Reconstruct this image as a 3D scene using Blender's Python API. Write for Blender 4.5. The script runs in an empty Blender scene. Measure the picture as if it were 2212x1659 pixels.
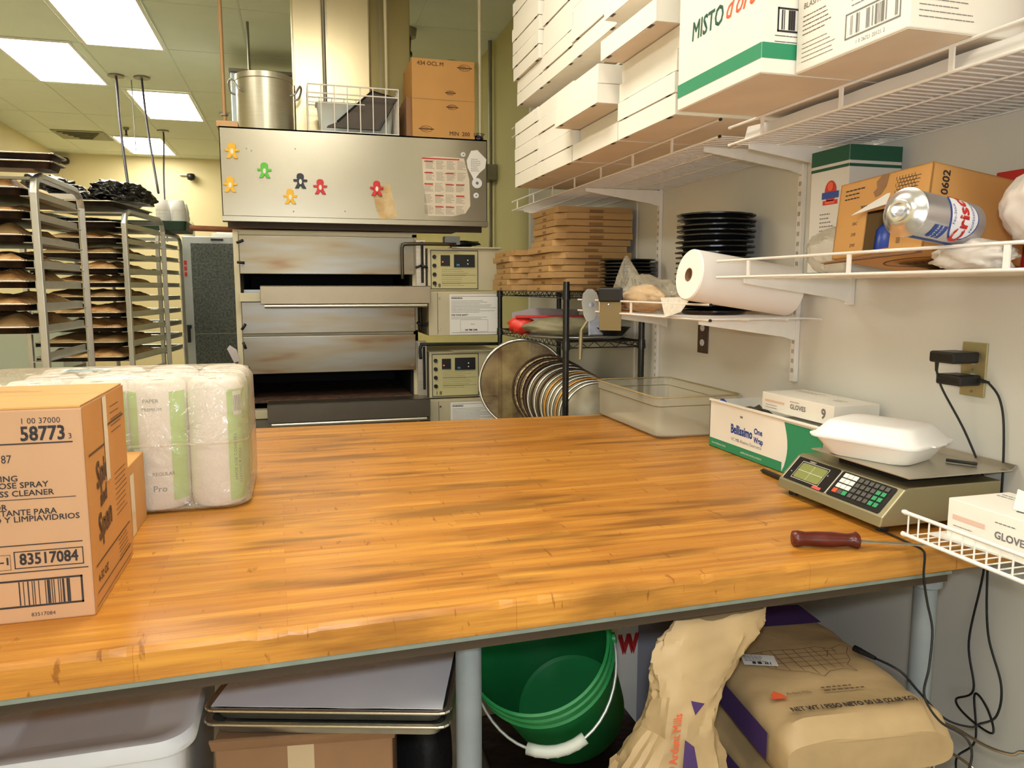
import bpy, bmesh, math, random
from mathutils import Vector, Matrix, Euler, noise
random.seed(7)
PI = math.pi
S = bpy.context.scene
COL = S.collection

# ---------------------------------------------------------------- camera, light, exposure
CAMZ = 1.45
FPX, VPX, HZ = 1650.0, 466.0, 622.0
PITCH = math.atan((829.5 - HZ) / FPX)
YAW = math.atan(VPX / math.hypot(FPX, 829.5 - HZ))
cam_d = bpy.data.cameras.new('camera')
cam_d.sensor_width = 36.0
cam_d.lens = FPX / 2212.0 * 36.0
cam_d.clip_start = 0.02
cam = bpy.data.objects.new('camera', cam_d)
COL.objects.link(cam)
cam.location = (0, 0, CAMZ)
cam.rotation_euler = (PI / 2 - PITCH, 0, -YAW)
S.camera = cam

S.view_settings.view_transform = 'Standard'
S.view_settings.look = 'None'
S.view_settings.gamma = 1.0
S.view_settings.use_curve_mapping = False
S.view_settings.exposure = 0.0

wd = bpy.data.worlds.new('world'); S.world = wd; wd.use_nodes = True
wd.node_tree.nodes['Background'].inputs[0].default_value = (0.9, 0.85, 0.7, 1)
wd.node_tree.nodes['Background'].inputs[1].default_value = 0.05

TROFFER = 18.0        # strength of the ceiling troffers
def area(name, loc, rot, sx, sy, power, col):
    l = bpy.data.lights.new(name, 'AREA'); l.shape = 'RECTANGLE'; l.size = sx; l.size_y = sy
    l.energy = power; l.color = col
    o = bpy.data.objects.new(name, l); COL.objects.link(o); o.location = loc; o.rotation_euler = rot
    return o
# added cool fill light behind the photographer, to brighten under the table
area('cool_fill_light', (-0.3, -2.35, 1.35), (PI / 2, 0, 0), 2.6, 1.7, 26, (0.78, 0.88, 1.0))
# the camera's own flash, just above its lens
fl = bpy.data.lights.new('camera_flash', 'AREA'); fl.shape = 'DISK'; fl.size = 0.08; fl.energy = 12; fl.color = (0.84, 0.91, 1.0)
fo = bpy.data.objects.new('camera_flash', fl); COL.objects.link(fo); fo.location = (0.01, 0.0, CAMZ + 0.08)
fo.rotation_euler = (PI / 2 - PITCH, 0, -YAW)

# ---------------------------------------------------------------- materials
MATS = {}
def lin(c):
    return tuple((x / 12.92 if x <= 0.04045 else ((x + 0.055) / 1.055) ** 2.4) for x in c)
def rgb(r, g, b):
    return lin((r / 255, g / 255, b / 255))
def mat(name, col, rough=0.6, metal=0.0, var=0.0, vscale=8.0, bump=0.0, bscale=60.0, stretch=(1, 1, 1),
        col2=None, spec=0.5, trans=0.0, alpha=1.0, coat=0.0, emit=0.0, sss=0.0, detail=4.0):
    """procedural principled material: noise-mixed colour, noise bump"""
    if name in MATS: return MATS[name]
    m = bpy.data.materials.new(name); m.use_nodes = True
    nt = m.node_tree; n = nt.nodes; b = n['Principled BSDF']
    b.inputs['Base Color'].default_value = (*col, 1)
    b.inputs['Roughness'].default_value = rough
    b.inputs['Metallic'].default_value = metal
    b.inputs['Specular IOR Level'].default_value = spec
    b.inputs['Transmission Weight'].default_value = trans
    b.inputs['Alpha'].default_value = alpha
    b.inputs['Coat Weight'].default_value = coat
    if sss: b.inputs['Subsurface Weight'].default_value = sss; b.inputs['Subsurface Scale'].default_value = 0.01
    if emit:
        b.inputs['Emission Color'].default_value = (*col, 1); b.inputs['Emission Strength'].default_value = emit
    tc = n.new('ShaderNodeTexCoord'); mp = n.new('ShaderNodeMapping')
    mp.inputs['Scale'].default_value = stretch
    nt.links.new(tc.outputs['Object'], mp.inputs['Vector'])
    ns = n.new('ShaderNodeTexNoise'); ns.inputs['Scale'].default_value = vscale; ns.inputs['Detail'].default_value = detail
    nt.links.new(mp.outputs[0], ns.inputs['Vector'])
    if var > 0 or col2 is not None:
        c2 = col2 if col2 is not None else tuple(max(0, x * (1 - var)) for x in col)
        rp = n.new('ShaderNodeValToRGB')
        rp.color_ramp.elements[0].position = 0.35; rp.color_ramp.elements[1].position = 0.65
        rp.color_ramp.elements[0].color = (*c2, 1); rp.color_ramp.elements[1].color = (*col, 1)
        nt.links.new(ns.outputs['Fac'], rp.inputs[0]); nt.links.new(rp.outputs[0], b.inputs['Base Color'])
    if bump > 0:
        nb = n.new('ShaderNodeTexNoise'); nb.inputs['Scale'].default_value = bscale; nb.inputs['Detail'].default_value = 3
        nt.links.new(mp.outputs[0], nb.inputs['Vector'])
        bp = n.new('ShaderNodeBump'); bp.inputs['Strength'].default_value = bump; bp.inputs['Distance'].default_value = 0.01
        nt.links.new(nb.outputs['Fac'], bp.inputs['Height']); nt.links.new(bp.outputs[0], b.inputs['Normal'])
    MATS[name] = m
    return m

def film_mat(name, tint, alpha, rough=0.12, bump=0.6, bscale=18, spec=0.8):
    """thin clear plastic: mostly see-through with glossy wrinkles"""
    if name in MATS: return MATS[name]
    m = bpy.data.materials.new(name); m.use_nodes = True
    nt = m.node_tree; n = nt.nodes; b = n['Principled BSDF']; out = n['Material Output']
    b.inputs['Base Color'].default_value = (*tint, 1); b.inputs['Roughness'].default_value = rough
    b.inputs['Specular IOR Level'].default_value = spec
    tr = n.new('ShaderNodeBsdfTransparent'); tr.inputs[0].default_value = (0.96, 0.96, 0.95, 1)
    mx = n.new('ShaderNodeMixShader')
    tc = n.new('ShaderNodeTexCoord'); ns = n.new('ShaderNodeTexNoise'); ns.inputs['Scale'].default_value = bscale; ns.inputs['Detail'].default_value = 4
    ns.inputs['Distortion'].default_value = 1.2
    nt.links.new(tc.outputs['Object'], ns.inputs['Vector'])
    bp = n.new('ShaderNodeBump'); bp.inputs['Strength'].default_value = bump; bp.inputs['Distance'].default_value = 0.02
    nt.links.new(ns.outputs['Fac'], bp.inputs['Height']); nt.links.new(bp.outputs[0], b.inputs['Normal'])
    lw = n.new('ShaderNodeLayerWeight'); lw.inputs['Blend'].default_value = 0.35
    nt.links.new(bp.outputs[0], lw.inputs['Normal'])
    ma = n.new('ShaderNodeMath'); ma.operation = 'MULTIPLY_ADD'; ma.inputs[1].default_value = 0.5; ma.inputs[2].default_value = alpha; ma.use_clamp = True
    nt.links.new(lw.outputs['Fresnel'], ma.inputs[0])
    nt.links.new(ma.outputs[0], mx.inputs[0]); nt.links.new(tr.outputs[0], mx.inputs[1]); nt.links.new(b.outputs[0], mx.inputs[2])
    nt.links.new(mx.outputs[0], out.inputs['Surface'])
    MATS[name] = m
    return m

def butcher_mat():
    m = bpy.data.materials.new('butcher_block_maple'); m.use_nodes = True
    nt = m.node_tree; n = nt.nodes; L = nt.links.new; b = n['Principled BSDF']
    tc = n.new('ShaderNodeTexCoord')
    br = n.new('ShaderNodeTexBrick')
    br.inputs['Scale'].default_value = 1.0; br.inputs['Brick Width'].default_value = 0.62; br.inputs['Row Height'].default_value = 0.030
    br.inputs['Mortar Size'].default_value = 0.0006; br.inputs['Mortar Smooth'].default_value = 0.4
    br.inputs['Color1'].default_value = (*rgb(214, 158, 72), 1); br.inputs['Color2'].default_value = (*rgb(192, 132, 52), 1)
    br.inputs['Mortar'].default_value = (*rgb(184, 116, 44), 1)
    br.offset = 0.37; br.offset_frequency = 2
    mpb = n.new('ShaderNodeMapping'); mpb.inputs['Location'].default_value = (0, -1.2205, 0); mpb.inputs['Rotation'].default_value = (0, 0, -0.0261)
    L(tc.outputs['Object'], mpb.inputs['Vector']); L(mpb.outputs[0], br.inputs['Vector'])
    mp = n.new('ShaderNodeMapping'); mp.inputs['Scale'].default_value = (1.6, 42, 42); L(tc.outputs['Object'], mp.inputs['Vector'])
    gr = n.new('ShaderNodeTexNoise'); gr.inputs['Scale'].default_value = 1.6; gr.inputs['Detail'].default_value = 6; gr.inputs['Roughness'].default_value = 0.65
    L(mp.outputs[0], gr.inputs['Vector'])
    rp = n.new('ShaderNodeValToRGB'); e = rp.color_ramp.elements
    e[0].position = 0.34; e[0].color = (*rgb(172, 112, 44), 1); e[1].position = 0.66; e[1].color = (*rgb(255, 240, 196), 1)
    L(gr.outputs['Fac'], rp.inputs[0])
    mu = n.new('ShaderNodeMix'); mu.data_type = 'RGBA'; mu.blend_type = 'MULTIPLY'; mu.inputs[0].default_value = 0.55
    L(br.outputs['Color'], mu.inputs[6]); L(rp.outputs[0], mu.inputs[7])
    # wide worn and darkened patches running with the staves
    mp2 = n.new('ShaderNodeMapping'); mp2.inputs['Scale'].default_value = (1.6, 9, 9); L(tc.outputs['Object'], mp2.inputs['Vector'])
    st = n.new('ShaderNodeTexNoise'); st.inputs['Scale'].default_value = 1.3; st.inputs['Detail'].default_value = 5; L(mp2.outputs[0], st.inputs['Vector'])
    r2 = n.new('ShaderNodeValToRGB'); f = r2.color_ramp.elements
    f[0].position = 0.36; f[0].color = (0.42, 0.38, 0.34, 1); f[1].position = 0.47; f[1].color = (1, 1, 1, 1)
    L(st.outputs['Fac'], r2.inputs[0])
    mu2 = n.new('ShaderNodeMix'); mu2.data_type = 'RGBA'; mu2.blend_type = 'MULTIPLY'; mu2.inputs[0].default_value = 0.75
    L(mu.outputs[2], mu2.inputs[6]); L(r2.outputs[0], mu2.inputs[7])
    # fine knife cuts
    mp3 = n.new('ShaderNodeMapping'); mp3.inputs['Scale'].default_value = (60, 14, 14); mp3.inputs['Rotation'].default_value = (0, 0, 0.35); L(tc.outputs['Object'], mp3.inputs['Vector'])
    kn = n.new('ShaderNodeTexNoise'); kn.inputs['Scale'].default_value = 1.1; kn.inputs['Detail'].default_value = 5; kn.inputs['Distortion'].default_value = 0.6; L(mp3.outputs[0], kn.inputs['Vector'])
    r3 = n.new('ShaderNodeValToRGB'); g = r3.color_ramp.elements
    g[0].position = 0.29; g[0].color = (0.35, 0.2, 0.1, 1); g[1].position = 0.345; g[1].color = (1, 1, 1, 1)
    L(kn.outputs['Fac'], r3.inputs[0])
    mu3 = n.new('ShaderNodeMix'); mu3.data_type = 'RGBA'; mu3.blend_type = 'MULTIPLY'; mu3.inputs[0].default_value = 0.6
    L(mu2.outputs[2], mu3.inputs[6]); L(r3.outputs[0], mu3.inputs[7])
    L(mu3.outputs[2], b.inputs['Base Color'])
    b.inputs['Roughness'].default_value = 0.34; b.inputs['Specular IOR Level'].default_value = 0.45
    bp = n.new('ShaderNodeBump'); bp.inputs['Strength'].default_value = 0.12; bp.inputs['Distance'].default_value = 0.01
    L(gr.outputs['Fac'], bp.inputs['Height']); L(bp.outputs[0], b.inputs['Normal'])
    return m

def oven_mat():
    """stainless with heat-tint stains"""
    m = bpy.data.materials.new('heat_stained_steel'); m.use_nodes = True
    nt = m.node_tree; n = nt.nodes; L = nt.links.new; b = n['Principled BSDF']
    b.inputs['Metallic'].default_value = 0.85; b.inputs['Roughness'].default_value = 0.34
    tc = n.new('ShaderNodeTexCoord'); mp = n.new('ShaderNodeMapping'); mp.inputs['Scale'].default_value = (1.5, 4, 9); L(tc.outputs['Object'], mp.inputs['Vector'])
    ns = n.new('ShaderNodeTexNoise'); ns.inputs['Scale'].default_value = 1.2; ns.inputs['Detail'].default_value = 2.5; L(mp.outputs[0], ns.inputs['Vector'])
    rp = n.new('ShaderNodeValToRGB'); e = rp.color_ramp.elements
    e[0].position = 0.28; e[0].color = (*rgb(120, 84, 58), 1); e[1].position = 0.60; e[1].color = (*rgb(142, 139, 130), 1)
    k = e.new(0.42); k.color = (*rgb(138, 126, 102), 1)
    L(ns.outputs['Fac'], rp.inputs[0]); L(rp.outputs[0], b.inputs['Base Color'])
    return m

STEEL = mat('brushed_steel', rgb(205, 198, 182), 0.33, 0.9, var=0.12, vscale=3, bump=0.05, bscale=30, stretch=(0.4, 1, 30))
STEELD = mat('dull_steel', rgb(150, 146, 132), 0.42, 0.8, var=0.25, vscale=5)
HOODM = mat('hood_steel', rgb(190, 184, 168), 0.27, 0.92, var=0.14, vscale=1.4)
BEIGE = mat('beige_enamel', rgb(206, 196, 164), 0.5, 0.25, var=0.12, vscale=3)
ALU = mat('aluminium', rgb(196, 196, 190), 0.35, 0.85, var=0.15, vscale=12)
ALUP = mat('bun_pan_aluminium', rgb(200, 196, 180), 0.3, 0.9, var=0.2, vscale=20)
CHROME = mat('chrome_wire_metal', rgb(215, 215, 215), 0.15, 1.0)
WHITEW = mat('white_coated_wire', rgb(238, 234, 226), 0.4, 0.0, var=0.05, vscale=20)
BLACKP = mat('black_epoxy', rgb(16, 16, 18), 0.3, 0.0, spec=0.6)
BLACKM = mat('black_plastic', rgb(20, 20, 21), 0.42, 0.0)
RUBBER = mat('black_rubber_cord', rgb(14, 14, 15), 0.55)
WCARD = mat('white_carton_board', rgb(240, 236, 224), 0.62, 0, var=0.04, vscale=6)
KRAFT = mat('kraft_board', rgb(186, 134, 78), 0.75, 0, var=0.10, vscale=7, bump=0.03, bscale=90)
KRAFTB = mat('orange_kraft_board', rgb(204, 152, 86), 0.7, 0, var=0.07, vscale=6)
KRAFTL = mat('pale_kraft_board', rgb(192, 150, 112), 0.75, 0, var=0.06, vscale=5)
KRAFTU = mat('kraft_underside', rgb(232, 218, 196), 0.75, 0, var=0.08, vscale=7)
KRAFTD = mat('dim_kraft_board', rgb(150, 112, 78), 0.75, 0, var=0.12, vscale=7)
PAPERB = mat('brown_sack_paper', rgb(188, 160, 116), 0.55, 0, var=0.14, vscale=9, bump=0.6, bscale=9)
PAPERW = mat('white_paper', rgb(236, 234, 228), 0.7)
INK = mat('dark_print', rgb(44, 38, 40), 0.7)
INKB = mat('brown_print', rgb(96, 66, 40), 0.7)
INKG = mat('grey_print', rgb(120, 116, 112), 0.7)
INKBL = mat('blue_print', rgb(40, 72, 150), 0.6)
INKR = mat('red_print', rgb(196, 44, 40), 0.6)
INKO = mat('orange_print', rgb(222, 96, 56), 0.6)
INKP = mat('purple_print', rgb(74, 50, 104), 0.6)
INKGR = mat('green_print', rgb(40, 140, 98), 0.55)
INKGD = mat('dark_green_print', rgb(24, 84, 62), 0.55)
INKLG = mat('lime_green_print', rgb(170, 216, 128), 0.5)
WOOD = mat('turned_wood', rgb(150, 92, 50), 0.55, 0, var=0.3, vscale=20, stretch=(1, 8, 8))
FOAM = mat('white_foam', rgb(250, 248, 244), 0.55, sss=0.1)
TOWEL = mat('paper_towel', rgb(244, 238, 234), 0.85, bump=0.25, bscale=160)
BREAD = mat('baked_bread', rgb(252, 216, 152), 0.7, 0, col2=rgb(196, 136, 76), vscale=13, bump=0.5, bscale=60)
BAGPAPER = mat('tan_bag_paper', rgb(196, 158, 104), 0.7, 0, var=0.25, vscale=14, bump=0.3, bscale=24)
DARKPAN = mat('seasoned_dark_pan', rgb(52, 34, 26), 0.4, 0.55, col2=rgb(20, 14, 12), vscale=16)
BLACKBAG = mat('black_bag_plastic', rgb(12, 13, 14), 0.25, 0, bump=0.35, bscale=16, spec=0.6)
GREENP = mat('green_bucket_plastic', rgb(30, 128, 66), 0.38, 0, sss=0.0, var=0.05)
GREYP = mat('grey_painted_steel', rgb(146, 156, 162), 0.45, 0.3, var=0.12, vscale=14)
RAILP = mat('pale_green_grey_steel', rgb(140, 152, 142), 0.45, 0.4, var=0.15, vscale=20)
SHADOWWOOD = mat('shade_brown_steel', rgb(70, 56, 40), 0.6, 0.2)
WHITEP = mat('white_plastic', rgb(232, 233, 236), 0.38, 0, var=0.05, vscale=5)
MAROON = mat('maroon_handle', rgb(96, 34, 26), 0.3, 0, var=0.3, vscale=40)
BLUEP = mat('blue_plastic', rgb(36, 66, 160), 0.3)
DARK = mat('oven_cavity_black', rgb(22, 18, 16), 0.8)
HEARTH = mat('browned_hearth_stone', rgb(92, 62, 42), 0.75, 0, col2=rgb(52, 34, 24), vscale=20)
FILM = film_mat('clear_shrink_film', rgb(240, 226, 200), 0.26, 0.14, 0.9, 11)
BAGFILM = film_mat('cloudy_bag_film', rgb(226, 222, 204), 0.16, 0.12, 0.5, 12)
BINP = film_mat('clear_polycarbonate', rgb(208, 202, 180), 0.36, 0.3, 0.02, 5, 0.6)

# ---------------------------------------------------------------- mesh builder
_TXT = {}
def text_mesh(s):
    if s in _TXT: return _TXT[s]
    c = bpy.data.curves.new('t', 'FONT'); c.body = s; c.size = 1.0; c.resolution_u = 2; c.align_x = 'LEFT'
    o = bpy.data.objects.new('t', c); COL.objects.link(o)
    dg = bpy.context.evaluated_depsgraph_get()
    me = bpy.data.meshes.new_from_object(o.evaluated_get(dg))
    vs = [tuple(v.co) for v in me.vertices]; fs = [tuple(p.vertices) for p in me.polygons]
    w = max([v[0] for v in vs] or [0])
    bpy.data.objects.remove(o); bpy.data.curves.remove(c); bpy.data.meshes.remove(me)
    _TXT[s] = (vs, fs, w)
    return _TXT[s]

AX = {'-y': ((1, 0, 0), (0, 0, 1)), '-x': ((0, -1, 0), (0, 0, 1)), '+x': ((0, 1, 0), (0, 0, 1)), '+z': ((1, 0, 0), (0, 1, 0)), '+y': ((-1, 0, 0), (0, 0, 1)), '-z': ((0, -1, 0), (1, 0, 0))}
def frame(o, x='-y', y=None):
    if isinstance(x, str): x, y = AX[x]
    x = Vector(x).normalized(); y = Vector(y).normalized(); z = x.cross(y).normalized(); y = z.cross(x)
    return Matrix(((x.x, y.x, z.x, o[0]), (x.y, y.y, z.y, o[1]), (x.z, y.z, z.z, o[2]), (0, 0, 0, 1)))

class MB:
    def __init__(s, M=None):
        s.bm = bmesh.new(); s.mi = 0; s.M = M or Matrix.Identity(4)
    def _f(s, vs):
        try: f = s.bm.faces.new(vs)
        except ValueError: return None
        f.material_index = s.mi; return f
    def v(s, p): return s.bm.verts.new(s.M @ Vector(p))
    def box(s, x0, x1, y0, y1, z0, z1, M=None, skip=''):
        M = M or Matrix.Identity(4)
        p = [s.v(M @ Vector((x, y, z))) for z in (z0, z1) for y in (y0, y1) for x in (x0, x1)]
        F = {'b': (0, 2, 3, 1), 't': (4, 5, 7, 6), 'f': (0, 1, 5, 4), 'k': (2, 6, 7, 3), 'l': (0, 4, 6, 2), 'r': (1, 3, 7, 5)}
        for k, q in F.items():
            if k not in skip: s._f([p[i] for i in q])
        return s
    def quad(s, *pts, M=None):
        M = M or Matrix.Identity(4)
        s._f([s.v(M @ Vector(p)) for p in pts]); return s
    def prism(s, poly, d, M=None):
        """poly in local xy, extruded 0..d along local z"""
        M = M or Matrix.Identity(4)
        a = [s.v(M @ Vector((p[0], p[1], 0))) for p in poly]; b = [s.v(M @ Vector((p[0], p[1], d))) for p in poly]
        n = len(poly)
        s._f(a[::-1]); s._f(b)
        for i in range(n): s._f([a[i], a[(i + 1) % n], b[(i + 1) % n], b[i]])
        return s
    def loft(s, rings, cap=True, closed=True):
        R = [[s.v(p) for p in r] for r in rings]
        n = len(R[0])
        for a, b in zip(R, R[1:]):
            for i in range(n if closed else n - 1): s._f([a[i], a[(i + 1) % n], b[(i + 1) % n], b[i]])
        if cap: s._f(R[0][::-1]); s._f(R[-1])
        return s
    def cyl(s, p0, p1, r, r1=None, seg=12, cap=True):
        p0 = Vector(p0); p1 = Vector(p1); r1 = r if r1 is None else r1
        d = (p1 - p0).normalized(); u = d.orthogonal().normalized(); w = d.cross(u)
        mk = lambda c, rr: [c + (u * math.cos(t) + w * math.sin(t)) * rr for t in [2 * PI * i / seg for i in range(seg)]]
        return s.loft([mk(p0, r), mk(p1, r1)], cap)
    def lathe(s, prof, M=None, seg=32, cap=False):
        M = M or Matrix.Identity(4)
        return s.loft([[M @ Vector((r * math.cos(2 * PI * i / seg), r * math.sin(2 * PI * i / seg), z)) for i in range(seg)] for r, z in prof], cap)
    def tube(s, pts, r, seg=8, smoothn=0, cap=True):
        P = [Vector(p) for p in pts]
        if smoothn:
            Q = []
            n = len(P)
            for i in range(n - 1):
                a = P[max(i - 1, 0)]; b = P[i]; c = P[i + 1]; d = P[min(i + 2, n - 1)]
                for k in range(smoothn):
                    t = k / smoothn
                    Q.append(0.5 * ((2 * b) + (c - a) * t + (2 * a - 5 * b + 4 * c - d) * t * t + (-a + 3 * b - 3 * c + d) * t ** 3))
            Q.append(P[-1]); P = Q
        rings = []; u = None
        for i, p in enumerate(P):
            d = (P[min(i + 1, len(P) - 1)] - P[max(i - 1, 0)])
            if d.length < 1e-9: d = Vector((0, 0, 1))
            d.normalize()
            if u is None: u = d.orthogonal().normalized()
            u = (u - d * u.dot(d));
            if u.length < 1e-6: u = d.orthogonal()
            u.normalize(); w = d.cross(u)
            rings.append([p + (u * math.cos(t) + w * math.sin(t)) * r for t in [2 * PI * k / seg for k in range(seg)]])
        return s.loft(rings, cap)
    def ring(s, c, R, r, M=None, seg=40, rs=6):
        """torus round local z"""
        M = M or Matrix.Identity(4)
        V = [[s.v(M @ (Vector(c) + Vector(((R + r * math.cos(b)) * math.cos(a), (R + r * math.cos(b)) * math.sin(a), r * math.sin(b)))))
              for b in [2 * PI * j / rs for j in range(rs)]] for a in [2 * PI * i / seg for i in range(seg)]]
        for i in range(seg):
            for j in range(rs): s._f([V[i][j], V[(i + 1) % seg][j], V[(i + 1) % seg][(j + 1) % rs], V[i][(j + 1) % rs]])
        return s
    def text(s, txt, size, M, align='L', sx=1.0, bold=0.0, zoff=0.0006, shear=0.0, fit=None):
        vs, fs, w = text_mesh(txt)
        if fit: sx = fit / (w * size)
        ox = {'L': 0, 'C': -w / 2, 'R': -w}[align]
        for dx, dy in ([(0, 0)] if not bold else [(0, 0), (bold, 0), (0, bold), (bold, bold)]):
            V = [s.v(M @ Vector((((v[0] + ox) * sx + shear * v[1] + dx) * size, (v[1] + dy) * size, zoff + (dx + dy) * 0.0008))) for v in vs]
            for f in fs: s._f([V[i] for i in f])
        return s
    def rect(s, x0, y0, x1, y1, M, z=0.0006):
        return s.quad((x0, y0, z), (x1, y0, z), (x1, y1, z), (x0, y1, z), M=M)
    def outline(s, x0, y0, x1, y1, t, M, z=0.0006):
        s.rect(x0, y0, x1, y0 + t, M, z); s.rect(x0, y1 - t, x1, y1, M, z); s.rect(x0, y0, x0 + t, y1, M, z); s.rect(x1 - t, y0, x1, y1, M, z); return s
    def bars(s, x0, y0, x1, y1, M, n=26, seed=3, z=0.0008):
        rr = random.Random(seed); w = (x1 - x0) / n
        for i in range(n):
            if rr.random() < 0.62: s.rect(x0 + i * w, y0, x0 + (i + rr.choice((0.4, 0.6, 0.95))) * w, y1, M, z)
        return s
    def lines(s, x0, y1, w, n, pitch, t, M, seed=1, z=0.0006):
        """small illegible body print: broken dashes"""
        rr = random.Random(seed)
        for i in range(n):
            x = x0; y = y1 - i * pitch; e = x0 + w * rr.uniform(0.6, 1.0)
            while x < e:
                l = rr.uniform(0.02, 0.12) * w + t; s.rect(x, y - t, min(x + l, e), y, M, z); x += l + t * 0.7
        return s
    def build(s, name, m, parent=None, smooth=False, bevel=0.0, bseg=2, subsurf=0, label=None, auto=None, local=True):
        bmesh.ops.recalc_face_normals(s.bm, faces=s.bm.faces) if s.bm.faces else None
        me = bpy.data.meshes.new(name)
        if parent is not None and local:
            off = parent.matrix_world_ if hasattr(parent, 'matrix_world_') else None
        s.bm.to_mesh(me); s.bm.free()
        for x in (m if isinstance(m, (list, tuple)) else [m]): me.materials.append(x)
        o = bpy.data.objects.new(name, me); COL.objects.link(o)
        if smooth:
            me.polygons.foreach_set('use_smooth', [True] * len(me.polygons))
            if auto:
                a = math.radians(auto)
                bm2 = bmesh.new(); bm2.from_mesh(me)
                for e in bm2.edges:
                    if len(e.link_faces) == 2 and e.calc_face_angle(0) > a: e.smooth = False
                bm2.to_mesh(me); bm2.free()
        if bevel:
            md = o.modifiers.new('bevel', 'BEVEL'); md.width = bevel; md.segments = bseg; md.limit_method = 'ANGLE'; md.angle_limit = 0.6
        if subsurf:
            md = o.modifiers.new('sub', 'SUBSURF'); md.levels = subsurf; md.render_levels = subsurf
        if parent is not None:
            o.parent = parent
            # geometry is written in world coordinates: undo the parent's own placement
            o.matrix_parent_inverse = wm(parent).inverted()
        if label: o['label'] = label
        return o

def wm(o):
    m = Matrix.LocRotScale(o.location, o.rotation_euler, o.scale)
    if o.parent: m = wm(o.parent) @ o.matrix_parent_inverse @ m
    return m
def tag(o, label, cat, group=None, kind=None):
    if label: o['label'] = label
    if cat: o['category'] = cat
    if group: o['group'] = group
    if kind: o['kind'] = kind
    return o
def thing(name, label, cat, loc=(0, 0, 0), rz=0.0, group=None, kind=None):
    o = bpy.data.objects.new(name, None); COL.objects.link(o); o.empty_display_size = 0.05
    o.location = loc; o.rotation_euler = (0, 0, rz)
    return tag(o, label, cat, group, kind)
def kids(o): return [c for c in bpy.data.objects if c.parent is o]
def copy_tree(o, parent=None):
    c = o.copy(); COL.objects.link(c)
    if parent is not None: c.parent = parent; c.matrix_parent_inverse = o.matrix_parent_inverse.copy()
    for ch in kids(o): copy_tree(ch, c)
    return c
def struct(o): o['kind'] = 'structure'; return o
ORD = ['topmost', 'second', 'third', 'fourth', 'fifth', 'sixth', 'seventh', 'eighth', 'ninth', 'tenth', 'eleventh', 'twelfth', 'thirteenth', 'fourteenth', 'fifteenth', 'sixteenth', 'seventeenth', 'eighteenth', 'nineteenth', 'twentieth']
def nth(i, n):
    """i-th from the top of n"""
    if i == 0: return 'topmost'
    if i == n - 1: return 'lowest'
    return ORD[i] + ' from top'
def place(o, M):
    o.location = M.to_translation(); o.rotation_euler = M.to_euler()
def crumple(mb_pts, amp, sc, seed=0):
    return [tuple(Vector(p) + noise.noise_vector(Vector(p) * sc + Vector((seed, seed, seed))) * amp) for p in mb_pts]
def blob(c, r, M=None, amp=0.2, sc=3.0, seed=1, sub=4, flat=None, folds=0.0):
    """lumpy closed mesh; returns MB"""
    m = MB(); bmesh.ops.create_icosphere(m.bm, subdivisions=sub, radius=1.0)
    M = M or Matrix.Identity(4)
    for v in m.bm.verts:
        p = v.co.copy()
        k = 1 + amp * noise.fractal(p * sc + Vector((seed * 3.1, seed, seed * 1.7)), 0.8, 2.0, 4)
        if folds: k += folds * abs(noise.noise(p * sc * 2.2 + Vector((seed, 0, 0))))
        q = Vector((p.x * r[0], p.y * r[1], p.z * r[2])) * k
        if flat is not None and q.z < flat: q.z = flat + (q.z - flat) * 0.05
        v.co = M @ (q + Vector(c))
    return m

# ================================================================ the room
W = 1.60; CZ = 3.42; BY = 12.94; LX = -3.34; FY = -2.6
PAINT = mat('warm_white_wall_panel', rgb(216, 214, 204), 0.5, 0, var=0.03, vscale=2)
DIMOLIVE = mat('dim_light_olive_wall', rgb(188, 180, 120), 0.6, 0, var=0.05, vscale=2)
PAINTY = mat('yellow_cream_wall', rgb(230, 216, 168), 0.65, 0, var=0.03, vscale=2)
CEILM = mat('ceiling_panel', rgb(228, 234, 214), 0.85, 0, var=0.03, vscale=4)
FLOORM = mat('quarry_tile_floor', rgb(158, 150, 132), 0.55, 0, var=0.2, vscale=10)
def slab(name, x0, x1, y0, y1, z0, z1, m):
    b = MB(); b.box(x0, x1, y0, y1, z0, z1); return struct(b.build(name, m))
slab('floor', LX - .1, W + .1, FY - .1, BY + .1, -0.1, 0, FLOORM)
slab('wall_right', W, W + .1, FY - .1, 5.24, 0, CZ, PAINT)
slab('wall_right_far', W, W + .1, 5.245, BY, 0, CZ, DIMOLIVE)  # olive tone mostly puts the changed light at the far end into the wall colour
slab('wall_back', LX - .1, W + .1, BY, BY + .1, 0, CZ, PAINTY)
slab('wall_left', LX - .1, LX, FY - .1, BY, 0, CZ, PAINTY)
slab('wall_front', LX - .1, W + .1, FY - .1, FY, 0, CZ, PAINTY)
b = MB(); b.box(W - .004, W, 5.225, 5.26, 0, CZ); struct(b.build('trim_1', WHITEW))
b = MB(); b.box(W - .003, W, 3.46, 3.475, 0, 2.4); struct(b.build('trim_2', WHITEW))
# ceiling: panels with holes where the troffers sit is not needed, they are surface-flush
b = MB(); b.box(LX - .1, W + .1, FY - .1, BY + .1, CZ, CZ + .1)
struct(b.build('ceiling', CEILM))
b = MB()
for y in (3.6, 4.82, 6.04, 7.18, 8.6, 10.02, 11.28, 12.6): b.box(LX, W, y - .006, y + .006, CZ - .0025, CZ)
for x in (-2.9, -2.28, -1.62, -0.965, -0.33, .3, .93): b.box(x - .006, x + .006, FY, BY, CZ - .003, CZ)
struct(b.build('trim_3', mat('ceiling_grid_tee', rgb(216, 222, 202), 0.8)))

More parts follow.
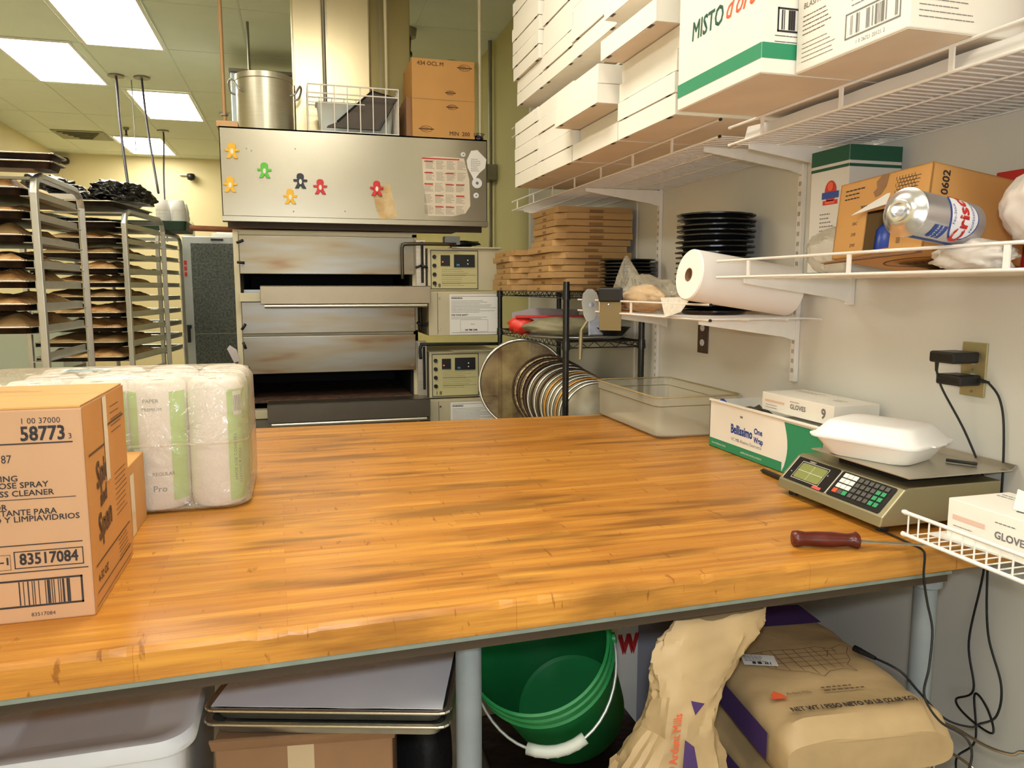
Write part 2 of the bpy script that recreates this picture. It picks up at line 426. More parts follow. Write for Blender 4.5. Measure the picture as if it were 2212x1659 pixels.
# ---------------------------------------------------------------- ceiling lights
LAMP = bpy.data.materials.new('lit_diffuser'); LAMP.use_nodes = True
_b = LAMP.node_tree.nodes['Principled BSDF']; _b.inputs['Base Color'].default_value = (.9, .9, .9, 1)
_b.inputs['Emission Color'].default_value = (1.0, 0.94, 0.82, 1); _b.inputs['Emission Strength'].default_value = TROFFER
TRO = None
spots = [(-1.28, 6.50, 'troffer above the racks, its near end cut by the picture top'), (-1.99, 7.84, 'troffer with one dim corner at the left picture edge'),
         (-1.28, 9.34, 'troffer in the middle distance with a hanging rod crossing it'), (-1.95, 11.95, 'farthest troffer, beside the ceiling vent'),
         (0.15, 2.30, 'troffer above the butcher block table'), (-1.9, 3.0, 'troffer above the left aisle'), (0.15, -0.4, 'troffer above the photographer'), (-2.0, -0.2, 'troffer behind the left aisle')]
for i, (x, y, l) in enumerate(spots):
    if TRO is None:
        t = thing('ceiling_light', None, 'ceiling light')
        m = MB(); w, h, f = .305, .68, .022
        for a in ((-w, -w + f, -h, h), (w - f, w, -h, h), (-w + f, w - f, -h, -h + f), (-w + f, w - f, h - f, h)): m.box(*a, -.012, 0)
        m.build('frame', WHITEW, t)
        m = MB(); m.box(-w + f, w - f, -h + f, h - f, -.008, 0); m.build('diffuser', LAMP, t)
        TRO = t; o = t
    else: o = copy_tree(TRO)
    o.location = (x, y, CZ - .003)
    tag(o, 'white ceiling ' + l, 'ceiling light', 'ceiling lights')

# ---------------------------------------------------------------- ceiling and wall fittings
t = thing('ceiling_vent', 'square slatted ceiling vent beside the farthest troffer', 'vent', (-2.6, 11.3, CZ))
m = MB(); m.box(-2.90, -2.30, 11.05, 11.65, CZ - .012, CZ - .003); m.build('vent_frame', mat('vent_grey', rgb(150, 150, 120), .6), t)
m = MB()
for i in range(5): m.box(-2.84 + .04 * i, -2.36 - .04 * i, 11.11 + .1 * i, 11.15 + .1 * i, CZ - .02, CZ - .011)
m.build('slats', mat('vent_dark', rgb(70, 70, 44), .7), t)

ROD = mat('dark_hanging_cord', rgb(44, 42, 52), .5)
for n, (p, q, r, l) in enumerate([((-1.554, 8.147, CZ), (-1.40, 7.6, 2.29), .012, 'dark hanging cable slanting from the leftmost ceiling plate'),
                   ((-1.334, 8.151, CZ), (-1.13, 7.4, 2.27), .010, 'dark hanging cable dropping from the second ceiling plate across two troffers'),
                   ((-1.553, 10.778, CZ), (-1.40, 9.6, 1.98), .010, 'dark hanging cable in front of the farthest troffer, nearest the oven hood')]):
    t = thing('hanging_cable', l, 'cable', p)
    mm = Vector(p).lerp(Vector(q), .5) + Vector((-.012, 0, 0)); m = MB(); m.tube([p, Vector(p) + Vector((0.005, 0, -.12)), mm, q], r, 8, 4); m.build('cable', ROD, t, smooth=True)
    m = MB(); m.lathe([(.001, CZ - .003), (.07, CZ - .003), (.07, CZ - .016), (.001, CZ - .016)], Matrix.Translation((p[0], p[1], 0)), 24); m.build('ceiling_plate', STEELD, t)
m = MB(); m.tube([(-1.45, 8.3, CZ), (-1.43, 8.2, 2.75)], .005, 6); tag(m.build('hanging_wire', mat('grey_wire', rgb(120, 120, 112), .5)), 'thin grey wire hanging beside the slanting dark cord', 'wire')

def sprinkler(p, s, label):
    t = thing('sprinkler_head', label, 'sprinkler', p); T = Matrix.Translation(p)
    m = MB(); m.lathe([(.001, 0), (.045 * s, 0), (.04 * s, -.04 * s), (.001, -.04 * s)], T, 20); m.build('collar', STEELD, t)
    m = MB(); m.lathe([(.018 * s, -.04 * s), (.014 * s, -.10 * s), (.022 * s, -.11 * s), (.022 * s, -.125 * s), (.001, -.125 * s)], T, 14); m.build('nozzle', mat('tarnished_brass', rgb(70, 62, 48), .4, .7), t)
sprinkler((.886, 6.132, CZ), 1.6, 'dark sprinkler head hanging from the ceiling right of the exhaust duct')
sprinkler((-1.961, 10.689, CZ), .8, 'small sprinkler head on the ceiling behind the hanging cords')
def seccam(x, z, l):
    t = thing('security_camera', l, 'camera', (x, BY, z))
    m = MB(); m.box(x - .17, x + .02, BY - .05, BY, z + .02, z + .05); m.build('bracket', STEELD, t)
    m = MB(); m.lathe([(.001, .05), (.05, .04), (.065, 0), (.05, -.045), (.001, -.06)], Matrix.Translation((x, BY - .10, z)), 18); m.build('dome', BLACKM, t, smooth=True)
seccam(-3.2, 3.30, 'small black dome camera at the left corner of the back wall')
seccam(-1.49, 3.135, 'small black dome camera on the back wall beside the oven hood')
m = MB(); m.cyl((W - .035, 6.24, 1.6), (W - .035, 6.24, CZ), .016); t = thing('electrical_conduit', 'thin dark conduit running up the olive wall right of the hood', 'conduit', (W - .03, 6.24, 2.3))
m.build('conduit', STEELD, t)
m = MB(); m.box(W - .09, W, 6.14, 6.34, 2.32, 2.44); m.build('junction_box', STEELD, t)

# ================================================================ butcher-block table
TZ = 0.90
def ynear(x): return 1.226 + (x + .438) * (1.272 - 1.226) / 1.763
BUT = butcher_mat()
t = thing('work_table', 'large butcher block work table with a golden maple top on grey pipe legs', 'table', (.2, 2.2, 0))
def yfar(x): return 3.137 - (x + .17) * (3.137 - 3.084) / 1.42
x0, x1 = -1.30, 1.572
m = MB(); N = 120
rr = random.Random(5)
top = []; 
rings = []
for i in range(N + 1):
    x = x0 + (x1 - x0) * i / N; yn = ynear(x); nick = abs(noise.noise(Vector((x * 9, 0, 1)))) * .006 + (0.006 * rr.random() if rr.random() < .12 else 0)
    yf = yfar(x)
    rings.append([(x, yn, .845), (x, yf, .845), (x, yf, TZ - .004), (x, yf - .004, TZ), (x, yn + .006 + nick, TZ), (x, yn + .002 + nick * .4, TZ - .004 - nick * .5), (x, yn, TZ - .010 - nick * .6)])
m.loft(rings); m.build('tabletop', BUT, t)
m = MB()
for i in range(24):
    xa = x0 + (1.34 - x0) * i / 24; xb = x0 + (1.34 - x0) * (i + 1) / 24
    ya, yb2 = ynear(xa), ynear(xb)
    m.quad((xa, ya - .004, .845), (xb, yb2 - .004, .845), (xb, yb2 - .004, .8385), (xa, ya - .004, .8385))
    m.quad((xa, ya - .004, .8385), (xb, yb2 - .004, .8385), (xb, yb2 + .05, .8385), (xa, ya + .05, .8385))
    m.quad((xa, ya + .05, .8445), (xb, yb2 + .05, .8445), (xb, yb2 - .004, .8448), (xa, ya - .004, .8448))
m.build('front_rail', RAILP, t)
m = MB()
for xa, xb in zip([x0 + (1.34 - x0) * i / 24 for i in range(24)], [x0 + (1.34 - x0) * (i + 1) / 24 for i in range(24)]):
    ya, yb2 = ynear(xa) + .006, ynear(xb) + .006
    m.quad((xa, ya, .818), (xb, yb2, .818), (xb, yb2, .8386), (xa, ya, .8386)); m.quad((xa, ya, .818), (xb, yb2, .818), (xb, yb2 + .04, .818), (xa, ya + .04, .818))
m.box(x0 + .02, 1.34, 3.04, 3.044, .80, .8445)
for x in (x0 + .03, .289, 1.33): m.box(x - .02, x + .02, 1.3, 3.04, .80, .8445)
m.build('apron', SHADOWWOOD, t)  # dark brown puts the shade below the rail into the apron colour
for x, y in ((.289, 1.335), (1.33, 1.325), (x0 + .06, 1.335), (x0 + .06, 3.0), (.289, 3.0), (1.33, 3.0)):
    m = MB(); m.cyl((x, y, 0), (x, y, .838), .0245, seg=28); m.build('leg', GREYP, t, smooth=True, auto=50)
m = MB(); m.lathe([(.026, .79), (.033, .795), (.033, .83), (.045, .838), (.026, .838)], Matrix.Translation((1.33, 1.325, 0)), 24); m.build('leg_socket', GREYP, t, smooth=True, auto=40)

# ================================================================ helpers for boxes
def carton(name, label, cat, dims, mats, seam=True, group=None, bev=.002, top=True):
    """closed carton in local coordinates: x 0..w to the right, y 0..d away, z 0..h; returns root Empty at origin"""
    w, d, h = dims
    t = thing(name, label, cat, group=group)
    m = MB(); m.box(0, w, 0, d, 0, h); m.build('box_body', mats, t, bevel=bev)
    return t

# ---------------------------------------------------------------- cleaner carton, left foreground
X1 = -.345; X0 = -.80; Y0 = 1.378; Y1 = 1.686; ZT = 1.26
t = thing('cardboard_carton', 'large brown carton of spray cleaner with number 83517084 at the left table edge', 'box', (-.57, 1.53, TZ))
m = MB(); m.box(X0, X1, Y0, Y1, TZ, ZT - .004); m.build('carton_body', KRAFTL, t, bevel=.003)
m = MB()
m.box(X0, X1 - .002, Y0 + .002, (Y0 + Y1) / 2 - .002, ZT - .004, ZT); m.box(X0, X1 - .002, (Y0 + Y1) / 2 + .002, Y1 - .002, ZT - .004, ZT)
m.build('top_flaps', KRAFTB, t, bevel=.001)
m = MB(); m.rect(.0, 0, Y1 - Y0, ZT - TZ - .006, frame((X1, Y0, TZ + .002), '+x'), .0004); m.build('side_panel', mat('warm_kraft_side', rgb(206, 146, 78), .72, 0, var=.08), t)
F = frame((X1, Y0, TZ), '-y')         # origin at right-hand bottom corner; x negative to the left
m = MB()
m.text('1 00 37000', .0135, F @ Matrix.Translation((-.032, .333, 0)), 'R', fit=.058)
m.text('58773', .033, F @ Matrix.Translation((-.028, .305, 0)), 'R', fit=.064, bold=.04)
m.text('3', .013, F @ Matrix.Translation((-.017, .306, 0)), 'R')
m.rect(-.43, .2995, -.016, .3018, F)
m.text('16 87', .019, F @ Matrix.Translation((-.106, .270, 0)), 'R', sx=.8)
for (s_, xr, z_) in (('DISINFECTING', -.100, .2395), ('ALL PURPOSE SPRAY', -.056, .2280), ('& GLASS CLEANER', -.049, .2145), ('LIMPIADOR', -.118, .1925), ('DESINFECTANTE PARA', -.047, .1825), ('TODO USO Y LIMPIAVIDRIOS', -.014, .1715)):
    m.text(s_, .0135, F @ Matrix.Translation((xr, z_, 0)), 'R', fit=.0079 * len(s_), bold=.03)
m.rect(-.43, .2085, -.017, .2097, F)
m.rect(-.43, .1315, -.012, .1333, F)
m.text('3-in-1', .017, F @ Matrix.Translation((-.123, .101, 0)), 'R', fit=.042, bold=.05)
m.outline(-.180, .092, -.119, .118, .0007, F)
m.text('83517084', .027, F @ Matrix.Translation((-.021, .099, 0)), 'R', fit=.086, bold=.04)
m.outline(-.114, .093, -.012, .1225, .0016, F)
m.rect(-.43, .0860, -.006, .0878, F)
m.outline(-.152, .0265, -.016, .0740, .0032, F)
m.bars(-.130, .0300, -.034, .0705, F, 30, 5)
m.text('83517084', .009, F @ Matrix.Translation((-.060, .010, 0)), 'R')
m.build('front_printing', INK, t)
F = frame((X1 + .0006, Y0, TZ), '+x')
m = MB()
for i, s_ in enumerate(('Spic', 'and', 'Span')):
    m.text(s_, (.062, .040, .062)[i], F @ Matrix.Translation((.098, .205 - (0, .036, .090)[i], 0)) @ Matrix.Rotation(.10, 4, 'Z'), 'C', sx=.85, bold=.07, shear=.15)
m.lines(.185, .33, .10, 5, .012, .0018, F, 4); m.rect(.02, .268, .13, .272, F); m.rect(.15, .298, .29, .302, F)
m.lines(.19, .20, .10, 9, .010, .0016, F, 6)
m.rect(.02, .076, .29, .079, F); m.lines(.19, .070, .10, 6, .008, .0016, F, 8)
m.text('4-32 OZ', .020, F @ Matrix.Translation((.03, .045, 0)), bold=.04)
m.rect(.02, .030, .29, .032, F); m.rect(.01, .010, .29, .0115, F)
m.build('side_printing', INKB, t)
m = MB(); m.text('83517084', .022, frame((X1 - .30, Y0 + .075, ZT), '+z'), bold=.02, sx=1.3); m.lines(-.30, 0, .26, 2, .016, .002, frame((X1 - .02, Y0 + .22, ZT), '+z'), 3)
m.build('top_printing', INKB, t)
m = MB(); F = frame((X1 + .0008, Y0, TZ), '+x'); m.rect(.13, .20, .158, .355, F, .0008); m.build('packing_tape', mat('clear_tape', rgb(226, 208, 176), .25), t)

t = thing('cardboard_carton', 'small kraft carton half hidden behind the spray cleaner carton', 'box', (-.48, 1.87, TZ))
m = MB(); m.box(-.60, -.366, 1.74, 1.965, TZ, 1.063); m.build('carton_body', KRAFTB, t, bevel=.002)
m = MB(); m.rect(.06, .002, .10, .14, frame((-.366, 1.74, TZ), '+x'), .0006); m.build('packing_tape', mat('clear_tape', rgb(226, 208, 176), .25), t)

# ---------------------------------------------------------------- paper towel pack
t = thing('paper_towel_pack', 'shrink wrapped pack of white paper towel rolls with green printed wrappers', 'paper towels', (-.48, 2.18, TZ))
R = .0665
base = None
for j in range(3):
    for i in range(5):
        x = -.206 - i * .1345; y = 2.052 + j * .1345
        if i > 3 and j > 0: continue
        m = MB()
        m.lathe([(.02, .012), (R - .014, .004), (R - .003, .012), (R, .03), (R, .30), (R - .004, .318), (R - .016, .328), (.02, .322)], Matrix.Translation((x, y, TZ)), 36)
        r = m.build('paper_towel_roll', TOWEL, t, smooth=True)
        if j == 0 or i == 0:
            m = MB(); g = MB()
            a0 = -1.25 if i == 0 else -2.9
            def pt(a, z, e=.0008): return (x + (R + e) * math.cos(a), y + (R + e) * math.sin(a), TZ + z)
            for z0_, z1_, aa, ab in (((.02, .30, a0 + .15, a0 + 1.1),) if i == 0 else ((.03, .30, -1.05, -.3), (.15, .30, -2.9, -2.2), (.03, .08, -2.9, -2.4))):
                K = 8
                for k in range(K):
                    c0 = aa + (ab - aa) * k / K; c1 = aa + (ab - aa) * (k + 1) / K
                    m.quad(pt(c0, z0_), pt(c1, z0_), pt(c1, z1_), pt(c0, z1_))
            m.build('green_wrapper', INKLG, r)
            m = MB(); a_ = (-.87, -.44, .235, .295) if i == 0 else (-2.49, -2.19, .07, .16)
            for k in range(6): c0 = a_[0] + (a_[1] - a_[0]) * k / 6; c1 = a_[0] + (a_[1] - a_[0]) * (k + 1) / 6; m.quad(pt(c0, a_[2], .0015), pt(c1, a_[2], .0015), pt(c1, a_[3], .0015), pt(c0, a_[3], .0015))
            m.build('barcode_label', PAPERW, r)
            def cyl_text(s_, size, a, z, mb, vert=False):
                vs, fs, w = text_mesh(s_)
                V = []
                for v_ in vs:
                    if vert: aa, zz = a + v_[1] * size / R, z + v_[0] * size
                    else: aa, zz = a + v_[0] * size / R, z + v_[1] * size
                    V.append(mb.v(pt(aa, zz, .0016)))
                for f in fs: mb._f([V[q] for q in f])
            if i == 0:
                cyl_text('MADE FOR COMFORT', .012, -.9, .07, g, True); cyl_text('STRONG & SOFT', .012, -.7, .06, g, True)
                for k in range(14):
                    if k % 3 != 1: g.quad(pt(-.85 + k * .028, .245, .0022), pt(-.85 + k * .028 + .018, .245, .0022), pt(-.85 + k * .028 + .018, .285, .0022), pt(-.85 + k * .028, .285, .0022))
            else:
                cyl_text('PAPER', .013, -1.95, .275, g); cyl_text('PREMIUM', .011, -2.0, .255, g)
                cyl_text('Pro', .022, -1.75, .055, g); cyl_text('REGULAR', .012, -1.75, .095, g)
                for k in range(12):
                    if k % 3 != 2: g.quad(pt(-2.45 + k * .02, .08, .0022), pt(-2.45 + k * .02 + .011, .08, .0022), pt(-2.45 + k * .02 + .011, .15, .0022), pt(-2.45 + k * .02, .15, .0022))
            g.build('printing', mat('wrapper_print', rgb(70, 100, 90), .5), r)
m = MB()
bx0, bx1, by0, by1 = -.815, -.132, 1.978, 2.395
def rr_ring(z, e, r=.06, n=8):
    pts = []
    for cx_, cy_, a_ in ((bx1 - r, by1 - r, 0), (bx0 + r, by1 - r, PI / 2), (bx0 + r, by0 + r, PI), (bx1 - r, by0 + r, 1.5 * PI)):
        for k in range(n + 1):
            a = a_ + k * PI / 2 / n; pts.append((cx_ + (r + e) * math.cos(a), cy_ + (r + e) * math.sin(a), z))
    return pts
rings = [rr_ring(TZ + .004, -.010), rr_ring(TZ + .012, .003), rr_ring(TZ + .16, .004), rr_ring(TZ + .30, .002), rr_ring(TZ + .325, -.012), rr_ring(TZ + .333, -.045)]
m.loft(rings)
m.build('shrink_film', FILM, t, smooth=True, auto=50)
m = MB(); F = frame((-.60, 2.22, TZ + .3335), '+z'); m.rect(0, 0, .11, .06, F, .0006); m.build('top_label', mat('pale_label', rgb(214, 222, 216), .5), t)
m = MB(); m.rect(.01, .012, .1, .026, F, .0012); m.lines(.01, .05, .09, 2, .012, .004, F, 3, .0012); m.build('label_printing', mat('teal_print', rgb(60, 120, 116), .6), t)
m = MB(); m.loft([rr_ring(TZ + .168, .0045), rr_ring(TZ + .1715, .0055), rr_ring(TZ + .175, .0045)], cap=False); m.build('film_seam', FILM, t, smooth=True)

# ---------------------------------------------------------------- clear food bin
t = thing('food_storage_bin', 'empty clear plastic food storage bin at the far right of the table', 'storage bin', (1.40, 2.79, TZ))
def rrect(x0, x1, y0, y1, z, r=.03, n=6):
    pts = []
    for cx_, cy_, a_ in ((x1 - r, y1 - r, 0), (x0 + r, y1 - r, PI / 2), (x0 + r, y0 + r, PI), (x1 - r, y0 + r, 1.5 * PI)):
        for k in range(n + 1):
            a = a_ + k * PI / 2 / n; pts.append((cx_ + r * math.cos(a), cy_ + r * math.sin(a), z))
    return pts
def R_(e, z): return rrect(1.25 - e, 1.585 + e * .4, 2.50 - e, 3.075 + e * .3, TZ + z)
m = MB()
m.loft([R_(-.012, .004), R_(0, .012), R_(.001, .118), R_(.006, .122), R_(.008, .150)], cap=False)
m._f([m.v(p) for p in R_(-.012, .004)])
m.build('bin_walls', BINP, t, smooth=True, auto=40)
m = MB(); P = R_(.010, .155); 
for k in range(len(P)): m.cyl(P[k], P[(k + 1) % len(P)], .0035, seg=6, cap=False)
m.build('rim', film_mat('bin_rim_plastic', rgb(206, 186, 136), .45, .25, .02, 5, .5), t, smooth=True)
m = MB(); P = R_(.004, .121)
for k in range(len(P)): m.cyl(P[k], P[(k + 1) % len(P)], .0014, seg=5, cap=False)
m.build('step_ridge', film_mat('bin_ridge_plastic', rgb(150, 116, 60), .5, .25, .02, 5, .5), t, smooth=True)

# ---------------------------------------------------------------- white and green carton, open, with blue print
t = thing('open_carton', 'open white carton with green band and blue lettering beside the scale', 'box', (1.48, 2.06, TZ))
bx0, bx1, by0, by1, bz = 1.384, 1.588, 1.765, 2.362, TZ + .162
m = MB(); m.box(bx0, bx0 + .003, by0, by1, TZ, bz); m.box(bx1 - .003, bx1, by0, by1, TZ, bz); m.box(bx0, bx1, by0, by0 + .003, TZ, bz); m.box(bx0, bx1, by1 - .003, by1, TZ, bz); m.box(bx0, bx1, by0, by1, TZ, TZ + .003)
m.build('carton_body', WCARD, t)
m = MB(); m.box(bx0 - .006, bx0 + .004, by0, by1, bz - .002, bz + .006); m.build('folded_rim', WCARD, t, bevel=.002)
m = MB(); m.box(bx0 + .004, bx1 - .004, by0 + .003, 2.03, bz - .014, bz - .010); m.build('folded_flap', WCARD, t)
F = frame((bx0, by1, TZ), '-x')
m = MB(); m.rect(0, .002, .42, .032, F, .0007)
ar = [(.42, .002), (.60, .002), (.60, .155), (.425, .155)] + [(.425 + .02 * math.sin(PI * k / 8), .155 - .15 * k / 8) for k in range(1, 8)]
m._f([m.v(F @ Vector((p[0], p[1], .0007))) for p in ar]); m.build('green_band', INKGR, t)
m = MB(); m.text('Bellissimo', .042, F @ Matrix.Translation((.135, .070, 0)), fit=.125, bold=.06); m.text('One', .026, F @ Matrix.Translation((.270, .090, 0)), fit=.045, bold=.06); m.text('Wrap', .026, F @ Matrix.Translation((.270, .062, 0)), fit=.05, bold=.06)
m.build('blue_lettering', INKBL, t)
m = MB(); m.text('VC MB Ahaimo Exercette', .015, F @ Matrix.Translation((.14, .046, 0)), sx=1.1); m.rect(.19, .128, .205, .135, F); m.build('grey_lettering', INKG, t)
m = MB(); m.text('www bellissimo foods', .010, F @ Matrix.Translation((.02, .014, 0)), zoff=.0014); m.text('quality food service products', .010, F @ Matrix.Translation((.2, .014, 0)), zoff=.0014); m.build('white_lettering', WCARD, t)
m = blob((1.455, 2.20, bz - .05), (.055, .12, .045), amp=.3, sc=2.5, seed=4, sub=3); tag(m.build('dark_bag', BLACKBAG, smooth=True), 'crumpled dark bag inside the open white and green carton', 'bag')
m = blob((1.415, 2.33, bz - .012), (.014, .018, .018), amp=.2, seed=9, sub=2); tag(m.build('blue_stopper', BLUEP, smooth=True), 'small blue cap poking from the far corner of the open white carton', 'stopper')
def glove_box(label, dims, M, torn=False, sd=1):
    w, d, h = dims
    t = thing('glove_box', label, 'box')
    m = MB(); m.box(0, w, 0, d, 0, h); m.build('box_body', WCARD, t, bevel=.0015)
    F = frame((0, 0, 0), '-y'); m = MB(); m.text('GLOVES', .020, F @ Matrix.Translation((w * .42, h * .38, 0)), bold=.05, sx=1.0); m.lines(w * .42, h * .78, w * .2, 1, .01, .002, F, sd)
    m.text('9', .05 * h / .07, F @ Matrix.Translation((w * .84, h * .25, 0)), bold=.05); m.lines(w * .06, h * .35, w * .25, 2, .008, .0015, F, sd + 3)
    m.lines(w * .05, d * .8, w * .4, 2, .014, .003, frame((0, 0, h), '+z'), sd + 1); m.lines(w * .7, d * .6, w * .2, 2, .014, .004, frame((0, 0, h), '+z'), sd + 2)
    m.build('printing', INKG, t)
    m = MB(); m.rect(w * .05, h * .5, w * .34, h * .62, F, .0007); m.build('pink_stripe', mat('faded_pink_print', rgb(226, 190, 172), .6), t)
    if torn:
        m = MB(); m._f([m.v((x, y, h + .0006)) for x, y in ((w * .45, d * .25), (w * .62, d * .32), (w * .85, d * .22), (w * .95, d * .5), (w * .8, d * .75), (w * .5, d * .7), (w * .38, d * .5))]); m.build('opening', mat('box_inside_shadow', rgb(96, 90, 88), .8), t)
        m = MB(); m.loft([[(w * .4, d * .3, h + .001), (w * .62, d * .32, h + .001), (w * .6, d * .34, h + .002), (w * .4, d * .32, h + .002)], [(w * .30, d * .55, h + .03), (w * .55, d * .60, h + .02), (w * .55, d * .61, h + .021), (w * .30, d * .56, h + .031)]]); m.build('torn_flap', WCARD, t)
    place(t, M); return t
glove_box('white glove box lying across the open white and green carton', (.33, .155, .056), Matrix.Translation((1.415, 2.10, bz + .0065)) @ Matrix.Rotation(-PI / 2 + .02, 4, 'Z'))

# ---------------------------------------------------------------- scale, foam clamshell, pens
t = thing('digital_scale', 'steel digital counter scale with display and keypad on the table corner', 'scale', (1.41, 1.55, TZ))
sy0, sy1 = 1.37, 1.752
prof = [(1.236, .918), (1.242, .940), (1.300, 1.000), (1.312, 1.004), (1.572, 1.004), (1.576, .918)]
SC = mat('scale_olive_steel', rgb(172, 164, 132), .36, .75, var=.08, vscale=3)
m = MB(); m.loft([[(p[0], y, p[1]) for p in prof] for y in (sy0, sy1)]); m.build('body', SC, t, bevel=.003)
ux = Vector((.058, 0, .060)).normalized()
Fp = frame((1.242, sy1, .9404), (0, -1, 0), ux)   # panel frame: x along the front, y up the slope
m = MB()
def rpanel(x0, y0, x1, y1, mb, z, r=.006):
    pts = []
    for cx_, cy_, a_ in ((x1 - r, y1 - r, 0), (x0 + r, y1 - r, PI / 2), (x0 + r, y0 + r, PI), (x1 - r, y0 + r, 1.5 * PI)):
        for k in range(5): a = a_ + k * PI / 8; pts.append((cx_ + r * math.cos(a), cy_ + r * math.sin(a)))
    mb._f([mb.v(Fp @ Vector((p[0], p[1], z))) for p in pts])
rpanel(.010, .005, .178, .080, m, .0007); rpanel(.186, .005, .365, .080, m, .0007)
m.build('control_panel', mat('black_panel', rgb(22, 20, 20), .3), t)
m = MB(); rpanel(.042, .018, .142, .066, m, .0015); m.build('display', mat('lcd_green', rgb(136, 142, 84), .25), t)
m = MB()
for a in ((.038, .0145, .146, .0155), (.038, .0685, .146, .0695), (.038, .0145, .039, .0695), (.145, .0145, .146, .0695)): m.rect(*a, Fp, .0018)
m.rect(.045, .0415, .139, .0423, Fp, .0020); m.rect(.092, .019, .0926, .064, Fp, .0020)
m.rect(.0105, .006, .0125, .079, Fp, .0012); m.rect(.1815, .006, .1835, .079, Fp, .0012)
m.text('TORREY', .007, Fp @ Matrix.Translation((.06, .0715, .001))); m.text('lb', .006, Fp @ Matrix.Translation((.15, .05, .001))); m.text('oz', .006, Fp @ Matrix.Translation((.022, .03, .001)))
m.build('panel_print', mat('white_print', rgb(235, 235, 228), .5), t)
m = MB(); m.rect(.130, .006, .162, .014, Fp, .0015); m.build('red_badge', mat('red_badge', rgb(214, 80, 72), .5), t)
KEYS = {}
def key(x, y, mn, mt, w=.0125, h=.0115):
    m = MB(Fp); m.box(x, x + w, y, y + h, .001, .0034); m.build('key', mt, t, bevel=.0008)
kw = mat('white_key', rgb(232, 232, 224), .4); kg = mat('dark_grey_key', rgb(84, 82, 76), .4); kgr = mat('green_key', rgb(50, 150, 96), .4); kr = mat('orange_key', rgb(222, 86, 48), .4)
for r in range(4):
    for c in range(3):
        mt = kw if r < 3 else (kr if c == 0 else (kg if c == 1 else kgr))
        key(.198 + c * .0165, .063 - r * .0155, '', mt, .0145, .0125)
for r in range(4):
    for c in range(6):
        key(.252 + c * .0170, .063 - r * .0155, '', kgr if (c > 3 and r > 0) else kg)
for y in (sy0 + .03, sy1 - .03):
    for x in (1.27, 1.55):
        m = MB(); m.cyl((x, y, TZ + .001), (x, y, .919), .014, seg=16); m.build('foot', BLACKM, t)
m = MB(); m.box(1.455, 1.475, sy0 - .006, sy0 + .004, .955, .962); m.build('level_bubble', BLACKM, t)
m = MB()
m.box(1.292, 1.585, 1.352, 1.69, 1.0285, 1.0315)
m.loft([[(1.58, y, 1.0285), (1.596, y, 1.042), (1.594, y, 1.043), (1.578, y, 1.0315)] for y in (1.352, 1.69)])
m.build('weighing_platform', STEEL, t, bevel=.001)
m = MB(); m.box(1.34, 1.54, 1.42, 1.64, 1.004, 1.0285); m.build('platform_support', DARK, t)

t = thing('foam_clamshell', 'closed white foam takeout container resting on the scale platform', 'takeout container')
def rsq(w, d, z, r=.035):
    return rrect(-w / 2, w / 2, -d / 2, d / 2, z, r, 6)
m = MB(); m.loft([rsq(.145, .195, 0), rsq(.155, .205, .004), rsq(.204, .254, .044), rsq(.222, .272, .046), rsq(.222, .272, .049)]); m.build('base', FOAM, t, smooth=True, auto=35)
m = MB(); m.loft([rsq(.226, .276, .0495), rsq(.226, .276, .053), rsq(.208, .258, .056), rsq(.164, .214, .085), rsq(.154, .204, .088), rsq(.11, .16, .0875)]); m.build('lid', FOAM, t, smooth=True, auto=35)
m = MB(); m.box(-.03, .03, -.146, -.13, .048, .052); m.build('latch_tab', FOAM, t)
place(t, Matrix.Translation((1.392, 1.560, 1.0322)) @ Matrix.Scale(1.0, 4) @ Matrix.Rotation(math.radians(-90 + 22), 4, 'Z') @ Matrix.Rotation(PI / 2, 4, 'Z'))
m = MB(); m.tube([(1.50, 1.46, 1.037), (1.535, 1.405, 1.037)], .004, 8); tag(m.build('marker_pen', BLACKM), 'dark pen lying on the scale platform beside the foam container', 'pen')
t = thing('marker_pen', 'black pen lying on the table between the green carton and the scale', 'pen', (1.33, 1.89, TZ))
m = MB(); m.cyl((1.326, 1.945, TZ + .008), (1.322, 1.85, TZ + .008), .0075, seg=12); m.build('barrel', BLACKM, t, smooth=True, auto=40)
m = MB(); m.cyl((1.3265, 1.962, TZ + .006), (1.326, 1.945, TZ + .008), .002, .0075, seg=12); m.build('tip', BLACKM, t)

# ---------------------------------------------------------------- knife
t = thing('boning_knife', 'long thin knife with a maroon wooden handle near the table front', 'knife', (1.07, 1.34, TZ))
a = Vector((1.003, 1.362, TZ + .015)); bq = Vector((1.133, 1.312, TZ + .015)); d = (bq - a).normalized(); sd = Vector((-d.y, d.x, 0))
rings = []
for u, hw, hh in ((0, .006, .008), (.02, .013, .012), (.10, .015, .013), (.2, .011, .011), (.35, .013, .012), (.6, .0135, .012), (.82, .011, .010), (.90, .012, .011), (.97, .019, .013), (1.0, .012, .010)):
    c = a.lerp(bq, u); rings.append([c + Vector((0, 0, .003)) + sd * hw * 1.25 * math.cos(k) + Vector((0, 0, hh * 1.35 * math.sin(k))) for k in [2 * PI * i / 14 for i in range(14)]])
m = MB(); m.loft(rings); m.build('handle', MAROON, t, smooth=True)
m = MB(); e = Vector((1.285, 1.252, TZ + .010)); d2 = (e - bq).normalized(); s2 = Vector((-d2.y, d2.x, 0))
